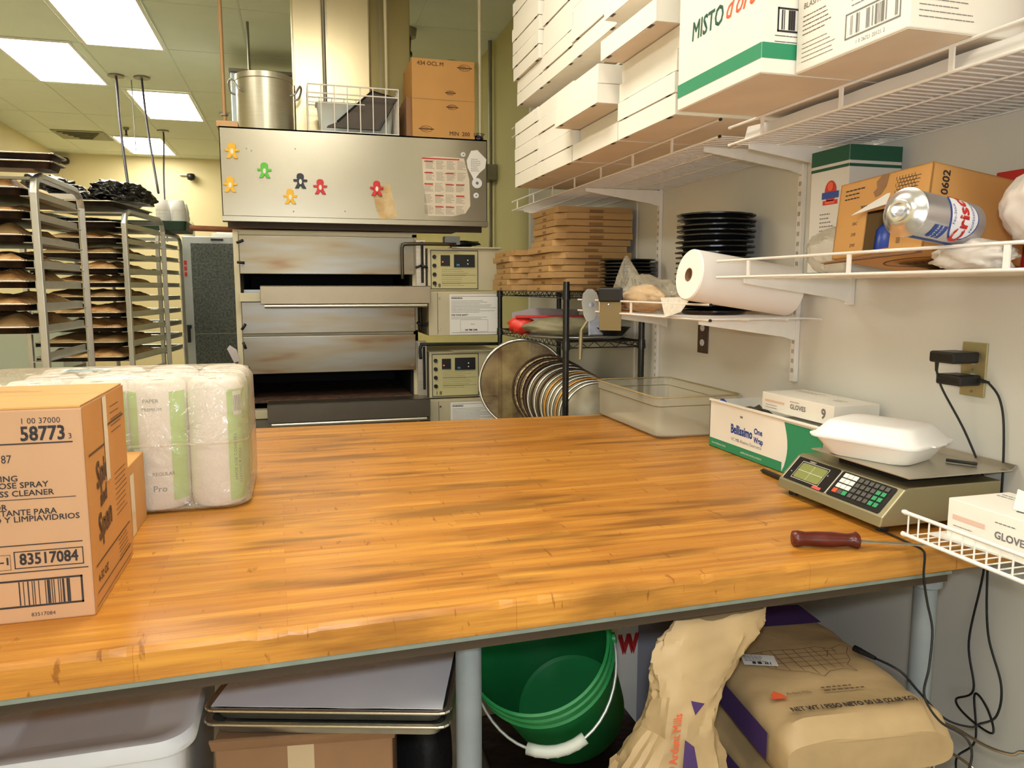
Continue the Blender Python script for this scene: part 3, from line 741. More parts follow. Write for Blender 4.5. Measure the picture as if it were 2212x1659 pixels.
m.loft([[bq + s2 * .008, bq - s2 * .008, bq - s2 * .008 + Vector((0, 0, .002)), bq + s2 * .008 + Vector((0, 0, .002))],
        [bq.lerp(e, .8) + s2 * .008, bq.lerp(e, .8) - s2 * .005, bq.lerp(e, .8) - s2 * .005 + Vector((0, 0, .0015)), bq.lerp(e, .8) + s2 * .008 + Vector((0, 0, .0015))],
        [e + s2 * .003, e + s2 * .002, e + s2 * .002 + Vector((0, 0, .001)), e + s2 * .003 + Vector((0, 0, .001))]]); m.build('blade', STEEL, t)

# ================================================================ white wire shelves on the right wall
def standard(y, z0, z1, l):
    t = thing('shelf_standard', l, 'shelf bracket rail', (W - .01, y, z0))
    m = MB(); m.box(W - .016, W - .001, y - .0125, y + .0125, z0, z1); m.build('channel', WHITEW, t, bevel=.001)
    m = MB()
    k = z0 + .03
    while k < min(z1, 2.4): m.rect(-.005, 0, -.002, .014, frame((W - .0165, y, k), '-x'), .0004); m.rect(.002, 0, .005, .014, frame((W - .0165, y, k), '-x'), .0004); k += .032
    m.build('slots', mat('slot_shadow', rgb(110, 104, 100), .7), t)
standard(2.19, 1.14, 3.0, 'white slotted wall rail running behind the end of the paper towel roll')
standard(1.94, 1.40, 3.0, 'white slotted wall rail behind the tall green striped carton')
standard(3.205, .95, 3.0, 'white slotted wall rail beside the black lid stack')
BANDW = WHITEW
def wire_shelf(label, y0, y1, z, xf=1.2, brackets=(), up=.305, upw=.006, off=.1, r=.0036, clip=False):
    t = thing('wire_shelf', label, 'wire shelf', ((xf + W) / 2, (y0 + y1) / 2, z), )
    m = MB(); m.cyl((xf, y0, z), (xf, y1, z), r, seg=10); m.build('front_rail', WHITEW, t, smooth=True, auto=50)
    m = MB(); m.cyl((xf - .001, y0 - .004, z + .047), (xf - .001, y1 + .004, z + .047), r, seg=10); m.build('lip_rail', WHITEW, t, smooth=True, auto=50)
    m = MB(); y = y0 + .006
    while y < y1: m.cyl((xf, y, z + .002), (W - .004, y, z + .002), .0016, seg=5, cap=False); y += .0254
    for x in (xf + .13, xf + .27, W - .006): m.cyl((x, y0, z - .001), (x, y1, z - .001), .0026, seg=6)
    m.build('wire_deck', WHITEW, t)
    y = y1 - off
    while y > y0:
        m = MB(); m.box(xf - .003, xf + .001, y - upw, y + upw, z, z + .047) if upw > .003 else m.cyl((xf - .001, y, z), (xf - .001, y, z + .047), upw, seg=6)
        m.build('upright', WHITEW, t); y -= up
    for y in brackets:
        m = MB(); m.prism([(xf + .03, z - .004), (W - .014, z - .004), (W - .014, z - .075), (W - .06, z - .062), (xf + .03, z - .018)], .005, frame((0, y, 0), (1, 0, 0), (0, 0, 1)))
        m.build('bracket', WHITEW, t)
    for y in (y0, y1):
        m = MB(); m.cyl((xf, y - .003, z), (xf, y + .003, z), r * 1.25, seg=10); m.cyl((xf - .001, y - .006, z + .047), (xf - .001, y, z + .047), r * 1.25, seg=10)
        m.build('end_cap', BLACKM if y1 - y0 > 1.0 and y == y0 and z < 2 else WHITEW, t)
    return t
ZA = 1.887; ZB = 2.29; ZU = 1.853; ZM = 1.481; ZM2 = 1.352; ZL = .942
wire_shelf('long white wire shelf holding the lower white pizza boxes', 2.045, 4.27, ZA, brackets=(2.19, 3.205, 4.15), off=.10)
wire_shelf('high white wire shelf at the upper left holding the upper white pizza boxes', 2.05, 4.27, ZB, brackets=(2.46, 3.205, 4.15), off=.10)
wire_shelf('near white wire shelf holding the tall printed cartons at the upper right', .45, 1.99, ZU, brackets=(1.94, 1.0), off=.16)
wire_shelf('middle white wire shelf holding the spray can and torn kraft carton', .30, 2.03, ZM, brackets=(1.94, .6), off=.16, up=.40)
wire_shelf('short white wire shelf under the big paper roll', 2.065, 3.19, ZM2, brackets=(2.19, 3.10), off=.25)
wire_shelf('low white wire shelf with close uprights at the right edge', .30, 1.262, ZL, brackets=(.6,), up=.0268, upw=.0019, off=.012, r=.0042)

# ---------------------------------------------------------------- white pizza boxes
def make_pizza_box(w, d, h):
    """front face at x=0 looking along -x, body towards +x; y 0..w; z 0..h"""
    t = thing('pizza_box', None, None)
    m = MB()
    m.mi = 0; m.box(0, d, 0, w, .0005, h - .0005)
    m.mi = 1; m.box(.004, d - .004, .004, w - .004, -.0004, .0004)
    m.mi = 2
    F = frame((0, w, 0), '-x')
    for x in (.11 * w, .86 * w): m.rect(x - .014, 0.0005, x + .014, .0048, frame((.0025, w, 0), '-x'), .0008)
    for x in (.11 * w, .86 * w): m.quad((.0, x - .016, -.0006), (.012, x - .016, -.0006), (.012, x + .016, -.0006), (.0, x + .016, -.0006))
    m.build('box_board', [WCARD, KRAFTU, mat('slot_dark', rgb(86, 70, 60), .8)], t)
    return t
PZ = {}
def pizza(w, d, h, x, y, z, rz, label, group):
    k = (round(w, 2), round(d, 2), round(h, 3))
    if k not in PZ: PZ[k] = make_pizza_box(w, d, h); o = PZ[k]
    else: o = copy_tree(PZ[k])
    o.location = (x, y, z); o.rotation_euler = (0, 0, rz)
    tag(o, label, 'pizza box', group)
    return o
rr = random.Random(11)
def stack(cols):
    for (y0, w, base, items, where, group) in cols:
        n = len(items); z = base
        for i, it in enumerate(items):
            dx, h = it[0], it[1]
            dy = it[2] if len(it) > 2 else rr.uniform(-.003, .003)
            pizza(w, .44, h, dx, y0 + dy, z, rr.uniform(-.006, .006), 'white pizza box, %s, %s' % (nth(n - 1 - i, n), where), group)
            z += h + .0032
zb = ZA + .0512
stack([
 (2.035, .40, zb, [(1.05, .058), (1.048, .057), (1.052, .057), (1.06, .062), (.985, .062)], 'in the stack beside the tall script carton', 'white boxes on the long shelf'),
 (2.445, .435, zb, [(1.05, .060), (1.085, .058), (.985, .062, .02), (.99, .062, .025)], 'in the second stack on the long shelf', 'white boxes on the long shelf'),
 (2.888, .435, zb, [(1.052, .060), (1.050, .058), (1.054, .058), (1.05, .058), (1.055, .058)], 'in the third stack on the long shelf', 'white boxes on the long shelf'),
 (3.330, .37, zb, [(1.052, .060), (1.055, .058), (1.052, .058), (1.055, .058), (1.052, .058)], 'at the far end of the long shelf', 'white boxes on the long shelf')])
zc = ZB + .0512
stack([
 (2.085, .43, zc, [(1.03, .064), (1.03, .064), (1.03, .064)], 'in the nearest stack on the high shelf', 'white boxes on the high shelf'),
 (2.535, .43, zc, [(1.08, .062), (1.075, .062), (1.08, .064), (1.085, .062), (1.08, .062), (1.08, .062)], 'in the second stack on the high shelf', 'white boxes on the high shelf'),
 (2.972, .38, zc, [(1.085, .058), (1.08, .058), (1.08, .058), (1.084, .058), (1.08, .058), (1.084, .058), (1.08, .058), (1.08, .058), (1.08, .058), (1.08, .058)], 'in the third stack on the high shelf', 'white boxes on the high shelf'),
 (3.357, .42, zc, [(1.085, .058), (1.085, .058), (1.07, .058, .02), (1.066, .058, .02), (1.07, .058, .02), (1.066, .058, .02), (1.07, .058, .02), (1.07, .058, .02), (1.08, .058), (1.08, .058)], 'at the far end of the high shelf', 'white boxes on the high shelf')])
# make the first of each kind a full member too (its label is already set)

# ---------------------------------------------------------------- tall printed cartons on the near shelf
t = thing('printed_carton', 'tall white carton with orange and green script and a green band near its base', 'box', (1.2, 1.68, ZU + .05))
zc0 = ZU + .0515; ya, yb_ = 1.486, 1.858; xf = .965
m = MB(); m.box(xf, 1.52, ya, yb_, zc0, zc0 + .50); m.build('carton_body', WCARD, t, bevel=.002)
m = MB(); m.box(xf + .003, 1.517, ya + .003, yb_ - .003, zc0 - .0012, zc0 + .001); m.build('kraft_base', KRAFTU, t)
F = frame((xf, yb_, zc0), '-x'); F2 = frame((xf, ya, zc0), '-y')
m = MB(); m.rect(0, .030, yb_ - ya, .062, F, .0008); m.rect(0, .030, .3, .062, F2, .0008); m.build('green_band', INKGR, t)
m = MB(); m.text('MISTO', .062, F @ Matrix.Translation((.065, .150, 0)), fit=.145, bold=.03, shear=.1)
m.lines(.19, .262, .09, 4, .012, .003, F, 3); m.build('green_lettering', INKGD, t)
m = MB(); m.text("d'oro", .066, F @ Matrix.Translation((.218, .152, 0)), fit=.125, bold=.02, shear=.4); m.build('orange_lettering', INKO, t)
m = MB(); m.text('NET WT', .022, F2 @ Matrix.Translation((.10, .205, 0))); m.text('8 1 GAL', .02, F2 @ Matrix.Translation((.09, .17, 0))); m.text('6/5 L', .02, F2 @ Matrix.Translation((.09, .145, 0))); m.outline(.035, .085, .20, .135, .004, F2)
m.bars(.045, .09, .19, .13, F2, 26, 9); m.lines(.03, .078, .22, 2, .012, .0015, F2, 2); m.text('RETAIL', .016, F2 @ Matrix.Translation((.12, .03 + .035, 0.001))); m.build('side_printing', INK, t)

t = thing('printed_carton', 'large white carton with a boxed barcode at the upper right corner', 'box')
w_, d_, h_ = .312, .44, .42
m = MB(); m.box(0, d_, 0, w_, 0, h_); m.build('carton_body', WCARD, t, bevel=.003)
m = MB(); m.box(.003, d_ - .003, .003, w_ - .003, -.0014, .001); m.build('kraft_base', KRAFTU, t)
F = frame((0, w_, 0), '-x'); F2 = frame((0, 0, 0), '-y')
m = MB(); m.outline(.150, .024, .292, .072, .003, F); m.bars(.157, .030, .286, .066, F, 34, 2); m.text('1 0 26721 20121 2', .010, F @ Matrix.Translation((.18, .010, 0)))
m.lines(.165, .115, .11, 4, .010, .002, F, 5); m.text('48647', .012, F @ Matrix.Translation((.27, .085, 0)))
m.text('DO NOT', .022, F2 @ Matrix.Translation((.02, .150, 0)))
for i, s_ in enumerate(('USE OPENER BLADE', 'FACE IT UPWARD', 'AND ON THE BALANCE')): m.text(s_, .018, F2 @ Matrix.Translation((.05, .122 - i * .018, 0)), bold=.04)
m.lines(.02, .062, .14, 5, .010, .0016, F2, 7); m.text('K B 42 P W', .03, F2 @ Matrix.Translation((.30, .15, 0)), bold=.05)
m.build('printing', INKG, t)
m = MB(); m.text('BLASFAFYC', .016, F @ Matrix.Translation((.02, .125, 0)), shear=.1); m.lines(.02, .11, .09, 5, .009, .0018, F, 12); m.lines(.02, .055, .12, 5, .009, .0012, F, 14); m.build('brown_printing', INKB, t)
place(t, Matrix.Translation((1.050, 1.168, zc0)) @ Matrix.Rotation(math.radians(1), 4, 'Z'))
t = thing('cardboard_carton', 'brown carton at the right edge of the near upper shelf', 'box', (1.4, .9, ZU))
m = MB(); m.box(1.24, 1.58, .66, 1.055, ZU + .005, ZU + .40); m.build('carton_body', KRAFTB, t, bevel=.002)
m = MB(); P = []
for i in range(13):
    y = 1.04 + .9 * i / 12
    P.append([(1.215, y, ZU + .006), (1.57, y, ZU + .006), (1.57, y, ZU + .010 + .02 * abs(noise.noise(Vector((y * 6, 0, 0))))), (1.40, y, ZU + .020 + .02 * abs(noise.noise(Vector((y * 7, 2, 0))))), (1.225, y, ZU + .034 + .012 * abs(noise.noise(Vector((y * 9, 5, 0)))))])
m.loft(P); tag(m.build('plastic_sheet', mat('white_film_sheet', rgb(226, 222, 216), .35), smooth=True, auto=60), 'white plastic sheet spread on the near shelf under the printed cartons', 'plastic sheet')

# ---------------------------------------------------------------- middle shelf contents
t = thing('tall_carton', 'tall white carton with dark green stripes and a red crest, standing against the wall', 'box', (1.45, 1.98, ZM))
tx0, tx1, ty0, ty1, tz0, tz1 = 1.40, 1.565, 1.735, 1.888, ZM + .005, 1.822
m = MB(); m.box(tx0, tx1, ty0, ty1, tz0, tz1); m.build('carton_body', mat('white_gloss_carton', rgb(214, 212, 206), .4), t, bevel=.002)
m = MB()
F = frame((tx0, ty1, tz0), '-x'); F2 = frame((tx0, ty0, tz0), '-y'); hh = tz1 - tz0
for G, wd in ((F, ty1 - ty0), (F2, tx1 - tx0)): m.rect(0, hh - .040, wd, hh, G); m.rect(0, hh - .056, wd, hh - .048, G); m.rect(0, 0, wd, .006, G)
m.build('green_stripes', INKGD, t)
m = MB(); G = F @ Matrix.Translation((.085, .222, 0)); m._f([m.v(G @ Vector((.024 * math.cos(a), .030 * math.sin(a), .0008))) for a in [2 * PI * k / 20 for k in range(20)]]); m.rect(-.030, -.034, .030, -.022, G, .0008); m.build('crest', INKR, t)
m = MB(); m.rect(-.034, -.018, .034, .000, G, .0014); m.build('crest_ribbon', INKBL, t)
m = MB(); m._f([m.v(G @ Vector((.012 * math.cos(a), .014 + .012 * math.sin(a), .0016))) for a in [2 * PI * k / 16 for k in range(16)]]); m.rect(-.020, -.032, .020, -.025, G, .0016); m.build('crest_center', INKO, t)
m = MB(); m.lines(.045, .165, .06, 7, .011, .003, F, 3); m.build('printing', INKG, t)

t = thing('torn_carton', 'kraft carton with a torn window and brick pattern print on the middle shelf', 'box')
w_, d_, h_ = .275, .265, .178      # local: front looks along -x, width along y
m = MB()
KT = .003
m.box(0, d_, 0, KT, 0, h_); m.box(0, d_, w_ - KT, w_, 0, h_); m.box(0, d_, 0, w_, 0, KT); m.box(0, d_, 0, w_, h_ - KT, h_); m.box(d_ - KT, d_, 0, w_, 0, h_)
# front wall with a window, y measured from the far side
wy0, wy1, wz0, wz1 = w_ - .180, w_ - .098, .010, .100
m.box(0, KT, 0, wy0, 0, wz1); m.box(0, KT, wy1, w_, 0, wz1); m.box(0, KT, 0, w_, wz1, h_); m.box(0, KT, wy0, wy1, 0, wz0)
m.build('carton_body', KRAFTB, t)
F = frame((0, w_, 0), '-x'); F2 = frame((0, 0, 0), '-y')
m = MB(); m.box(-.010, -.006, -.01, w_ + .015, -.012, -.008); m.prism([(0, 0), (.29, 0), (.30, .03), (.0, .02)], .002, frame((-.004, w_ + .01, -.004), (0, -1, 0), (-.8, 0, -.3))); m.build('front_flap', KRAFTD, t)
m = MB()
for r in range(7):
    z = .112 + r * .0075; m.rect(.175 + r * .002, z, .235 + r * .002, z + .0014, F)
    for c in range(7): m.rect(.177 + c * .0085 + (r % 2) * .004, z, .1784 + c * .0085 + (r % 2) * .004, z + .0075, F)
m.lines(.02, .160, .075, 3, .010, .003, F, 5); m.text('200 COUNT', .014, F @ Matrix.Translation((.075, .106, 0)), bold=.05, shear=.2)
for i, s_ in enumerate(('50C', '25B', '2M5')): m.text(s_, .010, F @ Matrix.Translation((.055, .074 - i * .025, 0)), shear=.2)
m.text('0602', .026, F2 @ Matrix.Translation((.045, .115, 0)) @ Matrix.Rotation(PI / 2, 4, 'Z'), bold=.04)
G = frame((0, w_, 0), (0, -1, 0), (-1, 0, 0)) 
m.build('printing', INK, t)
m = MB(); K = 30; G = frame((.12, w_ * .45, -.0008), (0, -1, 0), (-1, 0, 0))
for k in range(K):
    a, c = 2 * PI * k / K, 2 * PI * (k + 1) / K
    m._f([m.v(G @ Vector(p)) for p in ((.10 * math.cos(a), .045 * math.sin(a), 0), (.10 * math.cos(c), .045 * math.sin(c), 0), (.104 * math.cos(c), .049 * math.sin(c), 0), (.104 * math.cos(a), .049 * math.sin(a), 0))])
m.text('GLOVES', .035, G @ Matrix.Translation((0, -.012, 0)), 'C'); m.build('oval_print', INKB, t)
m = MB(); m._f([m.v(F @ Vector(p)) for p in ((.135, .178, .001), (.118, .165, .001), (.122, .150, .001), (.112, .142, .001), (.120, .130, .001), (.135, .133, .001), (.15, .150, .001), (.155, .178, .001))]); m.rect(.20, .018, .21, .03, F, .001); m.build('torn_patch', KRAFTD, t)
m = MB(); m.prism([(0, 0), (.10, .012), (.098, .045)], .002, F @ Matrix.Translation((.065, .094, .012)) @ Matrix.Rotation(-.35, 4, 'X')); m.build('white_tab', PAPERW, t)
tm = Matrix.Translation((1.245, 1.310, 1.532)) @ Matrix.Rotation(math.radians(8), 4, 'Y') @ Matrix.Rotation(math.radians(-3), 4, 'X')
place(t, tm)
m = MB(); m.lathe([(.001, 0), (.042, 0), (.045, .01), (.045, .055), (.03, .075), (.001, .078)], tm @ Matrix.Translation((.055, w_ - .140, KT + .001)), 24)
tag(m.build('blue_container', BLUEP, smooth=True, auto=50), 'blue container seen through the torn window of the kraft carton', 'container')
m = blob((1.30, 1.655, ZM + .062), (.050, .070, .055), amp=.15, sc=1.6, seed=2, sub=4, folds=.12); tag(m.build('plastic_bag', BAGFILM, smooth=True), 'clear crumpled plastic bag beside the torn kraft carton', 'bag')
m = MB(); m.box(1.33, 1.55, 1.22, 1.50, ZM + .004, ZM + .008); tag(m.build('flattened_bag', mat('dull_white_bag', rgb(200, 196, 186), .5)), 'flat white package lying under the torn kraft carton', 'package')

t = thing('spray_can', 'silver cooking spray can with red script logo lying tilted on the middle shelf', 'spray can')
RC = .043; LC = .180
CANM = mat('can_silver', rgb(206, 206, 212), .3, .8, var=.05)
m = MB(); m.lathe([(.001, 0), (RC - .004, 0), (RC, .004), (RC, LC), (RC - .003, LC + .003)], None, 40); m.build('can_body', CANM, t, smooth=True, auto=40)
m = MB(); m.lathe([(RC - .001, LC), (RC + .002, LC + .002), (RC + .002, LC + .005), (RC - .002, LC + .007), (RC - .008, LC + .013), (.026, LC + .020), (.019, LC + .021), (.019, LC + .027), (.014, LC + .027), (.013, LC + .021), (.001, LC + .021)], None, 40); m.build('dome', mat('polished_tin', rgb(220, 220, 224), .24, .95), t, smooth=True, auto=40)
m = MB(); m.cyl((0, 0, LC + .020), (0, 0, LC + .036), .009, .007, seg=16); m.cyl((0, 0, LC + .030), (.0, -.016, LC + .034), .005, .004, seg=10); m.build('spray_nozzle', WHITEP, t, smooth=True, auto=40)
def canpt(a, z, e=.0006): return ((RC + e) * math.cos(a), (RC + e) * math.sin(a), z)
def can_patch(mb, a0, a1, z0_, z1_, e=.0006, K=8):
    for k in range(K):
        p, q = a0 + (a1 - a0) * k / K, a0 + (a1 - a0) * (k + 1) / K; mb.quad(canpt(p, z0_, e), canpt(q, z0_, e), canpt(q, z1_, e), canpt(p, z1_, e))
def can_text(mb, s_, size, a, z, e=.0014, bold=0):
    vs, fs, w = text_mesh(s_)
    for ddx, ddy in ((0, 0), (bold, 0), (0, bold)) if bold else ((0, 0),):
        V = [mb.v(canpt(a + (v_[0] - w / 2 + ddx) * size / RC, z + (v_[1] + ddy) * size, e + ddx * .001)) for v_ in vs]
        for f in fs: mb._f([V[q] for q in f])
def can_ellipse(mb, a, z, ra, rz_, e):
    mb._f([mb.v(canpt(a + ra / RC * math.cos(k), z + rz_ * math.sin(k), e)) for k in [2 * PI * i / 28 for i in range(28)]])
AC = -PI / 2
def can_disc(mb, a, z, ra, rz_, e, rings=8):
    for i in range(rings):
        f0 = -1 + 2 * i / rings; f1 = -1 + 2 * (i + 1) / rings
        w0 = math.sqrt(max(0, 1 - f0 * f0)); w1 = math.sqrt(max(0, 1 - f1 * f1))
        aa, ab = a + f0 * ra / RC, a + f1 * ra / RC
        mb.quad(canpt(aa, z - w0 * rz_, e), canpt(ab, z - w1 * rz_, e), canpt(ab, z + w1 * rz_, e), canpt(aa, z + w0 * rz_, e))
m = MB(); can_disc(m, AC, .072, .052, .044, .0004, 16); can_patch(m, AC - 1.25, AC - .6, .112, .150, .0012); can_patch(m, AC - 1.7, AC - 1.45, .02, .17, .0005); m.build('blue_label', INKBL, t)
m = MB(); can_disc(m, AC, .072, .048, .040, .0010, 16); m.build('white_label', mat('white_label', rgb(236, 236, 240), .35), t)
m = MB(); can_text(m, 'Crisco', .042, AC, .060, .0018, .07); m.build('red_lettering', INKR, t)
m = MB(); can_text(m, 'PROFESSIONAL', .009, AC + .05, .044, .0018); can_text(m, 'No-Stick', .011, AC, .100, .0018); m.build('blue_lettering', INKBL, t)
m = MB(); can_text(m, 'BUTTER', .008, AC - .92, .136, .0022); can_text(m, 'FLAVOR', .008, AC - .92, .124, .0022); m.build('white_lettering', PAPERW, t)
A_ = Vector((1.123, 1.193, 1.584)); B_ = Vector((1.262, 1.224, 1.570))
zax = (A_ - B_).normalized()
# label faces the camera
tocam = (Vector((0, 0, CAMZ)) - B_); tocam = (tocam - zax * tocam.dot(zax)).normalized(); tocam = (Matrix.Rotation(.42, 3, zax) @ tocam)
yv = -tocam; xv = yv.cross(zax)
Mc = Matrix(((xv.x, yv.x, zax.x, B_.x), (xv.y, yv.y, zax.y, B_.y), (xv.z, yv.z, zax.z, B_.z), (0, 0, 0, 1)))
place(t, Mc)
m = blob((1.350, .975, 1.590), (.155, .205, .112), amp=.10, sc=1.3, seed=6, sub=5, flat=-.100, folds=.06); tag(m.build('white_plastic_bag', mat('glossy_white_bag', rgb(222, 214, 206), .25, 0, bump=.35, bscale=14), smooth=True), 'full glossy white plastic bag at the right end of the middle shelf', 'bag')
m = blob((1.265, 1.20, ZM + .030), (.050, .085, .030), amp=.25, sc=2.5, seed=12, sub=4, flat=-.025, folds=.1); tag(m.build('frosted_bag', mat('frosted_bag', rgb(214, 204, 192), .45, 0, bump=.3, bscale=20), smooth=True), 'small frosted plastic bundle lying under the spray can', 'bag')
t = thing('red_box', 'red box with white lettering against the wall behind the white plastic bag', 'box', (1.54, 1.2, ZM))
m = MB(); m.box(1.515, 1.585, .85, 1.395, ZM + .005, 1.705); m.build('box_body', mat('red_carton', rgb(190, 34, 32), .5), t, bevel=.002)
m = MB(); F = frame((1.515, 1.395, ZM), '-x'); m.rect(0.02, .175, .5, .180, F); m.text('TOP', .03, F @ Matrix.Translation((.09, .135, 0))); m.text('ACTIVE', .02, F @ Matrix.Translation((.10, .19, 0))); m.build('white_lettering', PAPERW, t)

# ---------------------------------------------------------------- short shelf contents
t = thing('paper_roll', 'big white paper towel roll lying across the short wire shelf', 'paper roll')
Rr = .0785; a = Vector((1.160, 2.132, 1.4905)); bq = Vector((1.540, 2.144, 1.437)); L_ = .37
m = MB(); m.lathe([(.021, 0), (Rr - .004, 0), (Rr, .004), (Rr, L_ - .004), (Rr - .004, L_), (.021, L_), (.021, 0)], None, 56); m.build('paper_winding', mat('smooth_roll_paper', rgb(242, 236, 230), .75), t, smooth=True, auto=40)
m = MB(); m.lathe([(.0212, -.0005), (.0212, L_), (.019, L_), (.019, -.0005), (.0212, -.0005)], None, 24); m.build('cardboard_core', KRAFTD, t, smooth=True, auto=40)
zx = (bq - a).normalized(); xx = zx.orthogonal().normalized(); yy = zx.cross(xx)
place(t, Matrix(((xx.x, yy.x, zx.x, a.x), (xx.y, yy.y, zx.y, a.y), (xx.z, yy.z, zx.z, a.z), (0, 0, 0, 1))))
# plastic wrapped rolls of bread on the left half
m = blob((1.262, 2.66, ZM2 + .058), (.045, .17, .050), amp=.15, sc=2, seed=8, sub=4, flat=-.05); tag(m.build('bread_loaf', mat('pale_dough', rgb(232, 196, 150), .6, var=.15), smooth=True), 'pale loaf wrapped in plastic on the short wire shelf', 'bread')
m = blob((1.268, 2.66, ZM2 + .075), (.060, .235, .066), amp=.16, sc=1.8, seed=5, sub=5, flat=-.063, folds=.12)
for v in m.bm.verts:
    dd = (Vector((v.co.x, v.co.y)) - Vector((1.28, 2.82))).length
    if v.co.z > ZM2 + .08 and dd < .09: v.co.z += .11 * (1 - dd / .09) ** 1.5; v.co.x += -.02 * (1 - dd / .09)
tag(m.build('plastic_bag', BAGFILM, smooth=True), 'clear plastic bread bag with a twisted peak on the short wire shelf', 'bag')
m = MB(); m.prism([(0, .055), (.21, .058), (.17, .01), (.07, -.012)], .0012, frame((1.188, 2.40, ZM2 + .012), (0.0, -1, 0), (.25, .0, .95)))
tag(m.build('paper_leaflet', mat('printed_paper', rgb(232, 224, 208), .6, var=.2, vscale=90)), 'folded printed leaflet under the front of the paper roll', 'paper')
t = thing('orange_tray', 'orange plastic tray end at the left of the short wire shelf', 'tray', (1.22, 3.0, ZM2))
m = MB()
for z in (0, .022, .044): m.box(1.208, 1.30, 2.78, 3.13, ZM2 + .004 + z, ZM2 + .010 + z)
m.box(1.206, 1.212, 2.76, 2.79, ZM2 + .004, ZM2 + .060); m.box(1.206, 1.212, 3.02, 3.04, ZM2 + .004, ZM2 + .060)
m.build('tray_body', mat('orange_plastic', rgb(214, 122, 40), .35), t, bevel=.001)

# black round lids / pans
PANB = mat('black_plastic_gloss', rgb(18, 18, 20), .28, spec=.6)
def lid_stack(c, r, n, z0, dz, what, group, scallop=0.0, tilt=.02):
    src = None
    q = random.Random(int(r * 1000) + n)
    for i in range(n):
        if src is None:
            m = MB(); sg = 60
            def rg(rad, z): return [((rad * (1 + (scallop * math.cos(15 * t_) if rad > r * .9 else 0))) * math.cos(t_), (rad * (1 + (scallop * math.cos(15 * t_) if rad > r * .9 else 0))) * math.sin(t_), z) for t_ in [2 * PI * k / sg for k in range(sg)]]
            m.loft([rg(r * .80, 0), rg(r * .84, dz * .5), rg(r * .97, dz * .72), rg(r, dz * .60), rg(r, dz * .88), rg(r * .96, dz * .92), rg(r * .82, dz * .7), rg(r * .80, dz * .25)])
            o = m.build('round_pan', PANB, smooth=True, auto=35); src = o
        else: o = src.copy(); COL.objects.link(o)
        k = i / max(1, n - 1)
        o.location = (c[0] + q.uniform(-.004, .004), c[1] + q.uniform(-.004, .004), z0 + i * dz); o.rotation_euler = (q.uniform(-tilt, tilt), q.uniform(-tilt, tilt), q.uniform(0, 6))
        tag(o, 'black round pan, %s %s' % (nth(n - 1 - i, n), what), 'pan', group)
lid_stack((1.452, 2.480), .136, 19, ZM2 + .006, .0185, 'in the tall stack beside the white paper roll', 'tall stack of black pans', .012)

# ================================================================ outlets, adapters and cords
def outlet(y, z0, z1, hw, face, sockets, label):
    t = thing('wall_outlet', label, 'outlet', (W, y, (z0 + z1) / 2))
    m = MB(); m.box(W - .006, W - .0005, y - hw, y + hw, z0, z1); m.build('cover_plate', face, t, bevel=.002)
    for k in sockets:
        m = MB(); m.prism([(.016 * math.cos(a), .0135 * math.sin(a)) for a in [2 * PI * i / 20 for i in range(20)]], .002, frame((W - .0062, y, k), '-x')); s_ = m.build('socket', WHITEP if face is not STEEL else mat('ivory_socket', rgb(214, 200, 160), .5), t)
        m = MB(); F = frame((W - .0085, y, k), '-x'); m.rect(-.007, -.002, -.005, .006, F); m.rect(.005, -.002, .007, .006, F); m.rect(-.002, -.009, .002, -.006, F); m.build('slots', INK, s_)
    m = MB(); m.cyl((W - .0075, y, (z0 + z1) / 2), (W - .006, y, (z0 + z1) / 2), .003, seg=10); m.cyl((W - .0075, y, z0 + .012), (W - .006, y, z0 + .012), .003, seg=10); m.build('screw', STEELD, t)
outlet(1.492, 1.185, 1.318, .036, mat('tarnished_plate', rgb(186, 174, 130), .4, .6, var=.1), (1.277, 1.228), 'tarnished metal wall outlet with two black adapters plugged in')
outlet(2.80, 1.185, 1.325, .040, mat('brown_plate', rgb(72, 56, 44), .5), (1.288, 1.228), 'dark brown wall outlet with white sockets under the short wire shelf')
t = thing('power_adapter', 'upper black power adapter plugged into the right wall outlet', 'adapter', (1.56, 1.5, 1.283))
m = MB(); m.box(1.510, 1.590, 1.470, 1.545, 1.268, 1.296); m.build('adapter_body', BLACKM, t, bevel=.005); m = MB(); m.cyl((1.522, 1.53, 1.268), (1.522, 1.53, 1.246), .005, .0035, seg=10); m.build('strain_relief', BLACKM, t)
t = thing('power_adapter', 'lower black power adapter plugged into the right wall outlet', 'adapter', (1.56, 1.5, 1.23))
m = MB(); m.box(1.525, 1.591, 1.462, 1.535, 1.214, 1.240); m.build('adapter_body', BLACKM, t, bevel=.005); m = MB(); m.cyl((1.585, 1.462, 1.228), (1.59, 1.440, 1.225), .005, .003, seg=10); m.build('strain_relief', BLACKM, t)
t = thing('power_cable', 'black cable from the upper adapter hanging down and coiling beside the flour sacks', 'cord', (1.585, 1.4, .76))
m = MB(); m.tube([(1.522, 1.53, 1.248), (1.535, 1.520, 1.20), (1.575, 1.485, 1.101), (1.592, 1.44, 1.0), (1.590, 1.405, .93), (1.585, 1.41, .76), (1.585, 1.435, .576), (1.585, 1.411, .461), (1.575, 1.45, .415), (1.56, 1.40, .40), (1.55, 1.32, .405), (1.575, 1.36, .44), (1.585, 1.407, .45), (1.585, 1.395, .336), (1.56, 1.42, .28), (1.50, 1.36, .27)], .0026, 8, 8); m.build('wire', RUBBER, t, smooth=True)
t = thing('power_cable', 'black cable from the lower adapter ending in a plug on the top flour sack', 'cord', (1.57, 1.39, .76))
